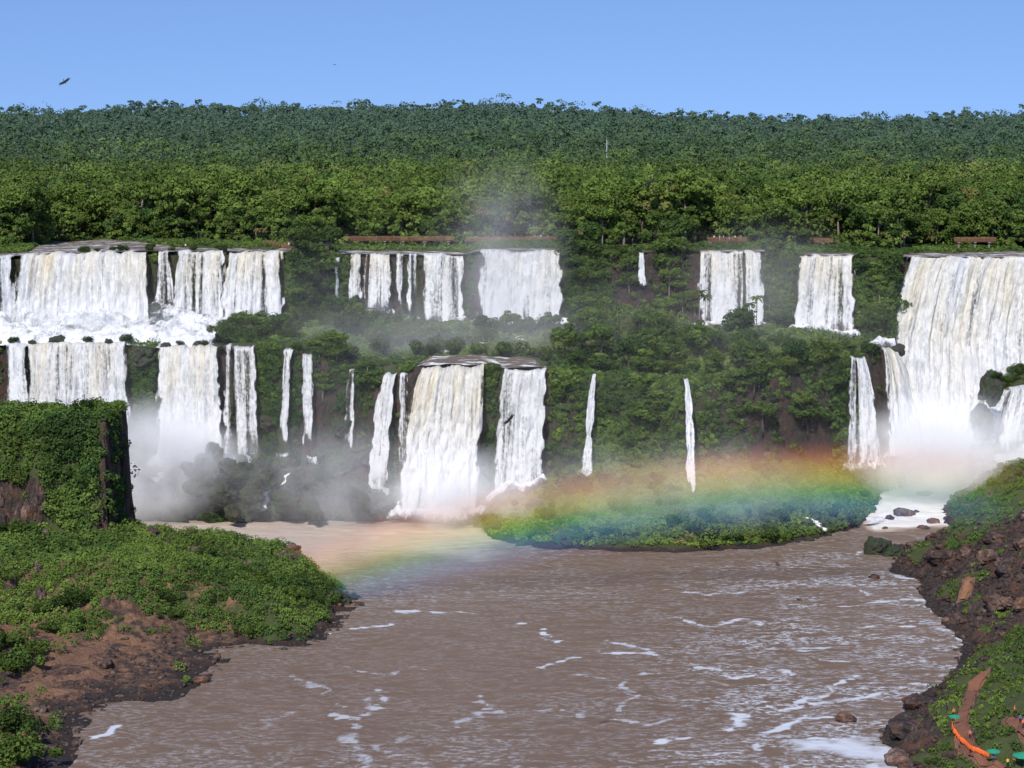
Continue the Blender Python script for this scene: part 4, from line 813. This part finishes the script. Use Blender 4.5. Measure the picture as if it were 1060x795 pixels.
# ------------------------------------------------------------------ walkways over the upper river
WOOD = simple('weathered_wood', (.24, .115, .062), .8, .35, 1.2); WOODD = simple('dark_wood', (.12, .06, .036), .85, .3, 1.); CONC = simple('concrete_pier', (.22, .19, .16), .85, .2, 1.)
def walkway(label, p0, p1, piers, rail=True):
    A, B = Vector(p0), Vector(p1); d = B - A; L = d.length; rz = math.atan2(d.y, d.x); t = thing('walkway', label, 'walkway', tuple(A), 0, 'wooden walkways above the falls'); tilt = d.z / L
    dk = MB(); n = max(2, int(L / 1.2))
    for i in range(n):
        c = d * ((i + .5) / n); dk.box(c, (L / n * .94, 1.9, .14), rz, 0)
    for s in (-1, 1):
        off = Vector((-math.sin(rz), math.cos(rz), 0)) * s * .7
        for i in range(n): dk.box(d * ((i + .5) / n) + off + Vector((0, 0, -.28)), (L / n, .22, .4), rz, 1)
    obj('deck', dk.mesh('deck', [WOOD, WOODD]), t)
    for s in (-1, 1):
        off = Vector((-math.sin(rz), math.cos(rz), 0)) * s * .92; r = MB()
        for h in (.45, .78, 1.1):
            for i in range(n): r.box(d * ((i + .5) / n) + off + Vector((0, 0, h)), (L / n, .07, .10), rz)
        for i in range(n + 1): r.box(d * (i / n) + off + Vector((0, 0, .55)), (.1, .1, 1.2), rz)
        obj('railing', r.mesh('railing', WOOD), t)
    for k in piers:
        c = d * k; mb = MB(); gz = Zc(A.x + c.x) - 1.5; zt = c.z - .5; zb = gz - A.z
        mb.box((c.x, c.y, (zt + zb) / 2), (.6, .9, zt - zb), rz); mb.box((c.x, c.y, zt - .15), (.9, 2.0, .35), rz); obj('pier', mb.mesh('pier', CONC), t)
walkway('long wooden walkway left of the mist above the middle falls', P(356, 248, 758), P(470, 248, 760), (.05, .37, .54, .73, .95))
walkway('hazy stretch of walkway above the wide middle fall', P(482, 249, 762), P(584, 248, 764), (.2, .5, .8))
walkway('sloping wooden steps beside the upper left falls', P(275, 252, 726), P(291, 256, 722), (.1, .9))
walkway('short level walkway ending at the bushy headland', P(291.5, 256.5, 722), P(322, 256, 722), (.2, .7))
walkway('short walkway with a central pier above the fall behind the palms', P(733, 249, 752), P(773, 249, 752), (.05, .5, .95))
walkway('small walkway piece between trees above the square curtain', P(843, 250, 748), P(862, 250, 748), (.45,))
walkway('pale walkway above the great right fall', P(988, 249, 758), P(1030, 249, 758), (.1, .5, .85))
walkway('tiny walkway piece beside the forest left of the square curtain', P(806, 251, 752), P(820, 250, 752), (.5,))
# ------------------------------------------------------------------ people
SKIN = simple('skin', (.42, .24, .16), .6, .1); HAIR = simple('hair', (.03, .02, .015), .6, .2); SHOE = simple('shoe_leather', (.05, .04, .035), .6, .2)
def cloth(nm, c): return simple(nm, c, .85, .12, 3)
CL = {'white': cloth('white_cloth', (.78, .78, .76)), 'red': cloth('red_cloth', (.55, .05, .06)), 'blue': cloth('blue_cloth', (.05, .12, .40)), 'dark': cloth('dark_cloth', (.03, .03, .04)), 'orange': cloth('orange_cloth', (.85, .16, .03)), 'khaki': cloth('khaki_cloth', (.30, .24, .15)), 'yellow': cloth('yellow_cloth', (.75, .48, .04))}
def body_mesh():
    me = bpy.data.meshes.new('b'); J = [(0, 0, .95), (0, 0, 1.15), (0, .01, 1.38), (0, 0, 1.50), (0, -.02, 1.60), (0, -.02, 1.72)]
    E = [(0, 1), (1, 2), (2, 3), (3, 4), (4, 5)]; Rr = [(.15, .11), (.14, .10), (.17, .11), (.055, .055), (.085, .10), (.075, .085)]
    for s in (-1, 1):
        b = len(J); J += [(s * .10, 0, .86), (s * .105, -.02, .48), (s * .11, .01, .08), (s * .12, -.13, .04)]; Rr += [(.085, .09), (.06, .065), (.04, .045), (.04, .03)]; E += [(0, b), (b, b + 1), (b + 1, b + 2), (b + 2, b + 3)]
        b = len(J); J += [(s * .19, 0, 1.42), (s * .25, .02, 1.14), (s * .22, -.12, .92), (s * .21, -.17, .84)]; Rr += [(.055, .055), (.042, .042), (.032, .032), (.035, .02)]; E += [(2, b), (b, b + 1), (b + 1, b + 2), (b + 2, b + 3)]
    me.from_pydata(J, E, []); o = bpy.data.objects.new('b', me); COL.objects.link(o); m = o.modifiers.new('s', 'SKIN'); o.modifiers.new('u', 'SUBSURF').levels = 1
    for i, r in enumerate(Rr): me.skin_vertices[0].data[i].radius = r
    me.skin_vertices[0].data[0].use_root = True
    dg = bpy.context.evaluated_depsgraph_get(); out = bpy.data.meshes.new_from_object(o.evaluated_get(dg)); bpy.data.objects.remove(o); out.name = 'body'; return out
BODY = body_mesh()
def person(p, rz, top, legs, label, group=None, vest=None):
    me = BODY.copy(); me.materials.clear()
    for m in (SKIN, HAIR, CL[top], CL[legs], SHOE): me.materials.append(m)
    for f in me.polygons:
        x, y, z = f.center; f.use_smooth = True
        f.material_index = 1 if (z > 1.70 or (z > 1.57 and y > .02)) else 0 if z > 1.48 else 4 if z < .09 else 3 if (z < .98 and abs(x) < .18) else 0 if (abs(x) > .19 and z < 1.25) else 2
    o = obj('person', me, None, label, 'person', group, None, tuple(p)); o.rotation_euler = (0, 0, rz)
    if vest:
        mb = MB()
        for i in range(12):
            a0 = i / 12 * 6.283
        pts = [(0, 0, 1.0), (0, 0, 1.12), (0, 0, 1.3), (0, 0, 1.42)]; V = []; F = []
        for j, (z, rx, ry) in enumerate(((1.0, .19, .15), (1.12, .20, .17), (1.3, .215, .17), (1.43, .15, .11))):
            for i in range(14): an = i / 14 * 6.283; V.append((math.cos(an) * rx, math.sin(an) * ry, z))
        for j in range(3):
            for i in range(14): F.append((j * 14 + i, j * 14 + (i + 1) % 14, (j + 1) * 14 + (i + 1) % 14, (j + 1) * 14 + i))
        obj('life_vest', np_mesh('life_vest', V, F, CL[vest], True), o)
    return o
deckz = .08
def on_deck(u, v, Y): q = P(u, v, Y); return (q[0], q[1], q[2] + deckz)
person(on_deck(295, 256.4, 722), .3, 'red', 'dark', 'person in red on the short walkway by the headland'); person(on_deck(299, 256.4, 722), -.5, 'white', 'khaki', 'person in white beside the one in red on the short walkway')
for i, (u, lab) in enumerate(((560, 'leftmost of three people in white at the end of the hazy walkway'), (567, 'middle person of the three in white on the hazy walkway'), (575, 'rightmost of the three people in white on the hazy walkway'))): person(on_deck(u, 248.3, 763.6), i * 1.3, 'white', 'khaki' if i else 'white', lab)
for i, u in enumerate((739, 745, 749, 755, 761, 767)): person(on_deck(u, 249, 752), i * .9, 'white' if i != 3 else 'blue', 'white' if i % 2 else 'dark', ('person in white top, dark trousers', 'person all in white', 'person in white top, dark trousers', 'person in a blue top', 'person in white top, dark trousers', 'person all in white')[i] + ' on the walkway above the fall behind the palms', 'people on the walkway behind the palms')
person((P(192, 250, 705)[0], 705, float(Zc(P(192, 250, 705)[0])) + .2), 0, 'white', 'dark', 'lone person in white by the upper left falls')
# ------------------------------------------------------------------ boat landing at lower right
PATH = simple('red_earth_path', (.20, .085, .05), .95, .3, .8)
def drape_strip(name, pts, w, mat, lift=.35):
    q = [hit(u, v) for u, v in pts]; a = np.array(q); n = 60; idx = np.linspace(0, len(q) - 1, n); C = np.stack([np.interp(idx, range(len(q)), a[:, k]) for k in range(3)], -1); X = []; k = 7
    for i in range(n):
        t = C[min(i + 1, n - 1)] - C[max(i - 1, 0)]; nn = np.array([-t[1], t[0]]); nn /= np.linalg.norm(nn) + 1e-9
        for j in range(k):
            s = (j / (k - 1) - .5) * 2 * w * (1 + .25 * (vn(i * .5, 3.) - .5)); x, y = C[i, :2] + nn * s; X.append((x, y, float(ground(x, y)) + lift))
    return obj(name, np_mesh(name, X, grid_faces(k, n), mat, True), kind='structure')
drape_strip('path', [(1020, 698), (1008, 715), (999, 735), (994, 752), (997, 768), (1008, 780), (1024, 792), (1040, 797)], .9, PATH); drape_strip('path', [(1045, 745), (1052, 756), (1062, 765)], .9, PATH); drape_strip('path', [(1003, 602), (1000, 612), (996, 622)], .7, simple('bare_earth', (.25, .12, .06), .95, .3, 1.))
def railing(label, pts):
    q = [hit(u, v) for u, v in pts]; t = thing('railing', label, 'railing', tuple(q[0])); o = q[0]; r = MB(); 
    for h in (.5, 1.0):
        r.tube([tuple(p - o + Vector((0, 0, h + .3))) for p in q], .06, 6)
    obj('rail', r.mesh('rail', CL['orange'], True), t)
    for p in q:
        mb = MB(); mb.tube([tuple(p - o + Vector((0, 0, -.2))), tuple(p - o + Vector((0, 0, 1.4)))], .05, 6); obj('post', mb.mesh('post', CL['orange']), t)
    return q
cu = [(986, 750), (985.5, 755), (986.5, 760), (989, 765), (993, 770), (998, 774.5), (1003, 778.5), (1008, 781.5), (1013, 784), (1019, 786.5), (1022, 787)]
rq = railing('curved orange railing along the red earth path', cu)
def vest_mesh():
    V = []; F = []
    for j, (z, rx, ry) in enumerate(((-.34, .24, .10), (-.2, .27, .16), (.1, .26, .16), (.3, .17, .12), (.36, .08, .08))):
        for i in range(12): an = i / 12 * 6.283; V.append((math.cos(an) * rx, math.sin(an) * ry, z))
    for j in range(4):
        for i in range(12): F.append((j * 12 + i, j * 12 + (i + 1) % 12, (j + 1) * 12 + (i + 1) % 12, (j + 1) * 12 + i))
    return np_mesh('life_jacket', V, F, CL['orange'], True)
VM = vest_mesh()
for i in range(44):
    k = .25 + .75 * i / 43; f = k * (len(rq) - 1); a = min(int(f), len(rq) - 2); p = rq[a].lerp(rq[a + 1], f - a)
    o = obj('life_jacket', VM, None, 'orange life jacket hanging on the curved railing', 'life jacket', 'life jackets on the orange railing', None, (p.x, p.y, p.z + .95)); o.rotation_euler = (random.uniform(-.2, .2), 0, random.uniform(0, 3)); s = random.uniform(.9, 1.25); o.scale = (s, s, s)
GREEN = cloth('green_canvas', (.02, .30, .16))
def parasol(u, v, w, h, label):
    p = hit(u, v); t = thing('parasol', label, 'parasol', tuple(p)); V = [(0, 0, h + w * .28)]; F = []; n = 8
    for j, (k, dz) in enumerate(((.5, .16), (1, 0), (1.0, -.16))):
        for i in range(n): a = i / n * 6.283; V.append((math.cos(a) * w * k, math.sin(a) * w * k, h + w * dz if j < 2 else h - .16))
    for i in range(n): F.append((0, 1 + i, 1 + (i + 1) % n, 0 + 1 + (i + 1) % n))
    me = bpy.data.meshes.new('canopy'); me.from_pydata(V, [], [(0, 1 + i, 1 + (i + 1) % n) for i in range(n)] + [(1 + j * n + i, 1 + (j + 1) * n + i, 1 + (j + 1) * n + (i + 1) % n, 1 + j * n + (i + 1) % n) for j in range(2) for i in range(n)]); me.materials.append(GREEN); obj('canopy', me, t)
    mb = MB(); mb.tube([(0, 0, -.3), (0, 0, h + .2)], .05, 6); obj('pole', mb.mesh('pole', CONC), t)
parasol(988, 755, 1.1, 2.0, 'green parasol at the upper end of the orange railing'); parasol(1028, 792, 1.2, 2.1, 'green parasol at the lower end of the orange railing'); parasol(1060, 797, 2.0, 2.3, 'large green parasol cut by the right edge')
for u, v, top, vest, lab in ((1004, 768, 'orange', 'orange', 'person in an orange vest beside the boulder on the path'), (1008, 766, 'dark', None, 'person in dark clothes next to the orange vest'), (987, 746, 'red', 'orange', 'person in an orange vest under the upper parasol'), (980, 738, 'dark', None, 'person in dark clothes above the upper parasol'), (1028, 795, 'blue', None, 'person in a blue top below the lower parasol'), (1043, 797, 'yellow', 'yellow', 'person in a yellow vest near the large parasol'),
                             (1050, 796, 'yellow', 'orange', 'person with an orange vest under the large parasol'), (1056, 752, 'blue', None, 'person in a blue top on the upper path at the right edge'), (1059, 757, 'orange', 'orange', 'person in an orange vest on the upper path at the right edge'), (1050, 742, 'red', 'orange', 'person in an orange vest among the rocks above the upper path')):
    p = hit(u, v); person(p + Vector((0, 0, .35)), random.uniform(0, 6.28), top, 'dark', lab, None, vest)
# ------------------------------------------------------------------ mast and birds
q = P(628, 168, 1450); t = thing('mast', 'thin pale mast rising out of the far forest', 'mast', (q[0], q[1], float(hill(q[0], q[1])))); zt_ = P(628, 145, 1450)[2] - t.location.z; STEEL = simple('pale_steel', (.55, .55, .55), .5, .1)
mb = MB()
for s in ((-.35, -.2), (.35, -.2), (0, .4)): mb.tube([(s[0], s[1], 0), (s[0] * .6, s[1] * .6, zt_)], [.14, .10], 5)
for k in range(14): z0, z1 = zt_ * k / 14, zt_ * (k + 1) / 14; s = 1 - .4 * k / 14; mb.tube([(-.35 * s, -.2 * s, z0), (.35 * s, -.2 * s, z1)], .06, 4); mb.tube([(.35 * s, -.2 * s, z0), (0, .4 * s, z1)], .06, 4)
obj('lattice', mb.mesh('lattice', STEEL), t); mb = MB(); mb.tube([(0, 0, zt_), (0, 0, zt_ + 3)], .06, 5); obj('antenna', mb.mesh('antenna', STEEL), t)
FEATH = simple('black_feathers', (.008, .0075, .0075), .8, .3, 4)
def bird(u, v, Y, span, rot, label, flap=.3):
    t = thing('vulture', label, 'bird', P(u, v, Y)); t.rotation_euler = rot; h = span / 2
    mb = MB(); mb.tube([(0, -.26 * h, .02 * h), (0, -.36 * h, .03 * h)], [.035 * h, .012 * h], 6); mb.tube([(0, .34 * h, 0), (0, .2 * h, 0), (0, 0, 0), (0, -.16 * h, .01 * h), (0, -.27 * h, .02 * h)], [.02 * h, .07 * h, .11 * h, .09 * h, .045 * h], 8); obj('body', mb.mesh('body', FEATH, True), t)
    obj('tail', np_mesh('tail', [(-.04 * h, .2 * h, 0), (.04 * h, .2 * h, 0), (.13 * h, .48 * h, 0), (0, .52 * h, .01), (-.13 * h, .48 * h, 0)], [(0, 1, 2, 3), (0, 3, 4, 4)][:1], FEATH), t)
    for s in (-1, 1):
        def w(x, y): return (s * x * h, y * h, h * (flap * x + .12 * math.sin(x * 3)))
        V = [w(.05, -.14), w(.4, -.24), w(.72, -.16), w(.05, .20), w(.4, .16), w(.72, .17)]; F = [(0, 1, 4, 3), (1, 2, 5, 4)]
        for k in range(5):
            y0 = -.16 + k * .066; n = len(V); L = 1.0 - .035 * abs(k - 1.2) ** 1.6; V += [w(.72, y0), w(.72, y0 + .06), w(L, y0 + .04 + (k - 1) * .05), w(L, y0 + .0 + (k - 1) * .05)]; F.append((n, n + 1, n + 2, n + 3))
        obj('wing', np_mesh('wing', V, F, FEATH), t)
bird(67, 85, 380, 2.3, (1.15, -.55, .25), 'dark vulture gliding in the sky at upper left', .25); bird(527, 435, 330, 2.3, (1.0, -.75, .3), 'black vulture soaring in front of the middle falls', .45); bird(672, 190, 370, 2.7, (.55, -.42, .2), 'dark vulture gliding before the forest right of centre', .12); bird(826, 621, 400, 1.3, (1.0, .3, .5), 'small black bird low over the brown river', .35); bird(346, 67, 700, 1.2, (.8, .2, .4), 'speck of a bird high in the middle of the sky')
# ------------------------------------------------------------------ spray
def mist(label, u0, u1, v0, v1, Y, depth, dens, nscale=.05, g=-.55, low=1.0, tint=(1, 1, 1), thr=.28):
    a, b = Vector(P(u0, v1, Y)), Vector(P(u1, v0, Y)); c = (a + b) / 2; rx, rz = (b.x - a.x) / 2, (b.z - a.z) / 2
    m = NT('spray_volume'); tc = m.n('TexCoord').outputs['Object']; ln = m.n('VectorMath', operation='LENGTH'); m.link(tc, ln.inputs[0])
    fall = m.maprange(ln.outputs['Value'], .15, .98, 1, 0); n = m.noise(m.pos(), nscale, 4, .6); nn = m.maprange(n, thr, thr + .4); sep = m.n('SeparateXYZ'); m.link(tc, sep.inputs[0])
    lo = m.maprange(sep.outputs[2], -1, 1, 1, 1 - low, False)
    d = m.math('MULTIPLY', m.math('MULTIPLY', fall, nn), m.math('MULTIPLY', lo, dens))
    vs = m.n('VolumeScatter', ins={'Color': tint + (1,), 'Density': d, 'Anisotropy': g}); m.link(vs.outputs[0], m.out.inputs['Volume'])
    import bmesh
    bm = bmesh.new(); bmesh.ops.create_icosphere(bm, subdivisions=3, radius=1); me = bpy.data.meshes.new('mist'); bm.to_mesh(me); bm.free(); me.materials.append(m.mat)
    o = obj('mist', me, None, label, 'mist', None, 'stuff', tuple(c)); o.scale = (rx, depth, rz); return o
mist('dense white spray at the foot of the broad lower left falls', 10, 262, 395, 560, 614, 18, .25, .05, low=.5)
mist('grey spray drifting over the mossy talus', 190, 500, 420, 575, 608, 16, .040, .05, low=.4)
mist('spray boiling at the foot of the main middle fall', 365, 600, 450, 565, 602, 13, .17, .06, low=.6)
mist('bright spray cloud at the foot of the great right fall', 845, 1130, 395, 535, 636, 22, .26, .045, low=.6)
mist('thin spray column rising before the forest above the middle falls', 420, 610, 140, 360, 698, 14, .042, .03, low=.3)
mist('faint spray before the two square falls', 680, 905, 205, 355, 690, 12, .012, .03, low=.3)
mist('haze hanging over the ledge below the middle upper falls', 250, 680, 290, 410, 658, 16, .017, .04, low=.2)
mist('spray drifting in front of the island', 470, 920, 430, 580, 592, 14, .028, .04, low=.3)
mist('white spray where the main middle fall meets the river', 395, 525, 470, 548, 604, 8, .40, .10, low=.7)
mist('white spray at the foot of the broad lower left falls', 120, 285, 430, 505, 622, 8, .22, .10, low=.6)
mist('white vapour over the foam ledge of the left falls', -60, 260, 300, 380, 664, 10, .13, .06, low=.5)
mist('white burst of spray at mid height before the great right fall', 915, 1120, 345, 500, 692, 9, .16, .07, low=.4)
mist('thin haze filling the gorge', -120, 1180, 190, 600, 650, 62, .0046, .012, low=.3)
for c, wb, hg, dn in SPRAY:
    u_, v_ = PROJ(*c); k_ = FPX / c.y; hh = min(.30 * hg, 11) * k_
    mist('small puff of spray at the foot of a fall', float(u_) - wb * .62 * k_, float(u_) + wb * .62 * k_, float(v_) - hh, float(v_) + hh * .55, c.y - 3, 5.5, .075 * dn, .12, low=.8)
# rainbow in the spray: a flat sheet glowing in painted colour bands
def rainbow():
    Yr = 512.0; c = P(905, 2172, Yr); r_px = 1682.0; k = Yr / (FPX * cp); r_in, r_out = (r_px - 48) * k, (r_px + 56) * k
    cx, cz = c[0], c[2]
    top = P(905, 506, Yr); cz = top[2] - r_px * k * 1.0; cx = top[0]
    a0, a1 = math.pi / 2 + .45, math.pi / 2 - .105; nu, nv = 90, 13; V = []; UV = []
    for j in range(nv):
        for i in range(nu):
            s, t = i / (nu - 1), j / (nv - 1); an = a0 + (a1 - a0) * s; rr = r_in + (r_out - r_in) * t; V.append((cx + math.cos(an) * rr, Yr, cz + math.sin(an) * rr)); UV.append((s, t))
    m = NT('rainbow_light'); uv = m.n('UVMap').outputs[0]; sep = m.n('SeparateXYZ'); m.link(uv, sep.inputs[0])
    col = m.ramp(sep.outputs[1], [(0, (.40, .34, .80)), (.16, (.24, .42, 1.0)), (.32, (.22, .64, .88)), (.44, (.30, .78, .34)), (.56, (.92, .84, .22)), (.69, (1.0, .54, .16)), (.84, (1.0, .34, .16)), (1, (.95, .32, .24))])
    al = m.math('MULTIPLY', m.maprange(sep.outputs[1], 0, .3), m.math('MULTIPLY', m.maprange(sep.outputs[1], 1.0, .70), m.maprange(sep.outputs[1], .1, .72, .62, 1.15, False))); al = m.math('MULTIPLY', al, m.math('MULTIPLY', m.maprange(sep.outputs[0], 0, .22), m.maprange(sep.outputs[0], 1, .86)))
    n = m.noise(m.pos(), .045, 4); al = m.math('MULTIPLY', m.math('MULTIPLY', al, m.maprange(n, .2, .7, .4, 1)), .22)
    em = m.n('Emission', ins={'Color': col, 'Strength': 1.22}); tp = m.n('BsdfTransparent'); mx = m.n('MixShader'); m.link(al, mx.inputs[0]); m.link(tp.outputs[0], mx.inputs[1]); m.link(em.outputs[0], mx.inputs[2])
    m.done(mx.outputs[0]); me = np_mesh('rainbow', V, grid_faces(nu, nv), m.mat, True, uv=UV); obj('rainbow', me, None, 'rainbow arching low over the river through the spray', 'rainbow')
rainbow()
# ------------------------------------------------------------------ daylight
SUN_EL, SUN_AZ = R(42), R(14)      # behind the camera, to the left
sd = Vector((-math.sin(SUN_AZ) * math.cos(SUN_EL), -math.cos(SUN_AZ) * math.cos(SUN_EL), math.sin(SUN_EL)))
L = bpy.data.lights.new('sun', 'SUN'); L.energy = 4.0; L.angle = R(.53); L.color = (1, .95, .87); lo = bpy.data.objects.new('sun', L); COL.objects.link(lo); lo.rotation_euler = (-sd).to_track_quat('-Z', 'Y').to_euler()
w = bpy.data.worlds.new('World'); sc.world = w; w.use_nodes = True; nt = w.node_tree; nt.nodes.clear()
sky = nt.nodes.new('ShaderNodeTexSky'); sky.sky_type = 'NISHITA'; sky.sun_disc = False; sky.sun_elevation = SUN_EL; sky.sun_rotation = math.atan2(sd.x, sd.y); sky.air_density = 1.0; sky.dust_density = .25; sky.ozone_density = 3.0; sky.altitude = 200
tc = nt.nodes.new('ShaderNodeTexCoord'); mp = nt.nodes.new('ShaderNodeMapping'); mp.inputs['Location'].default_value = (0, 0, .20); mp.inputs['Scale'].default_value = (1, 1, 1.0)
hs = nt.nodes.new('ShaderNodeHueSaturation'); hs.inputs['Saturation'].default_value = 1.14; hs.inputs['Hue'].default_value = .512; bg = nt.nodes.new('ShaderNodeBackground'); bg.inputs['Strength'].default_value = .15; wo = nt.nodes.new('ShaderNodeOutputWorld')
nt.links.new(tc.outputs['Generated'], mp.inputs[0]); nt.links.new(mp.outputs[0], sky.inputs[0]); nt.links.new(sky.outputs[0], hs.inputs['Color']); nt.links.new(hs.outputs[0], bg.inputs[0]); nt.links.new(bg.outputs[0], wo.inputs[0])
# ------------------------------------------------------------------ camera and render
cam = bpy.data.cameras.new('camera'); cam.sensor_width = 36; cam.lens = 36 * FPX / 1060; cam.clip_end = 20000; cam.clip_start = 1; co = bpy.data.objects.new('camera', cam); COL.objects.link(co); co.location = (0, 0, CAMZ); co.rotation_euler = (math.pi / 2 - PITCH, 0, 0); sc.camera = co
sc.view_settings.view_transform = 'Standard'; sc.view_settings.look = 'None'; sc.view_settings.exposure = 0
cy = sc.cycles; cy.use_denoising = True; cy.max_bounces = 8; cy.diffuse_bounces = 2; cy.glossy_bounces = 2; cy.transmission_bounces = 2; cy.transparent_max_bounces = 12; cy.volume_bounces = 4; cy.volume_step_rate = 1.0; cy.volume_max_steps = 64
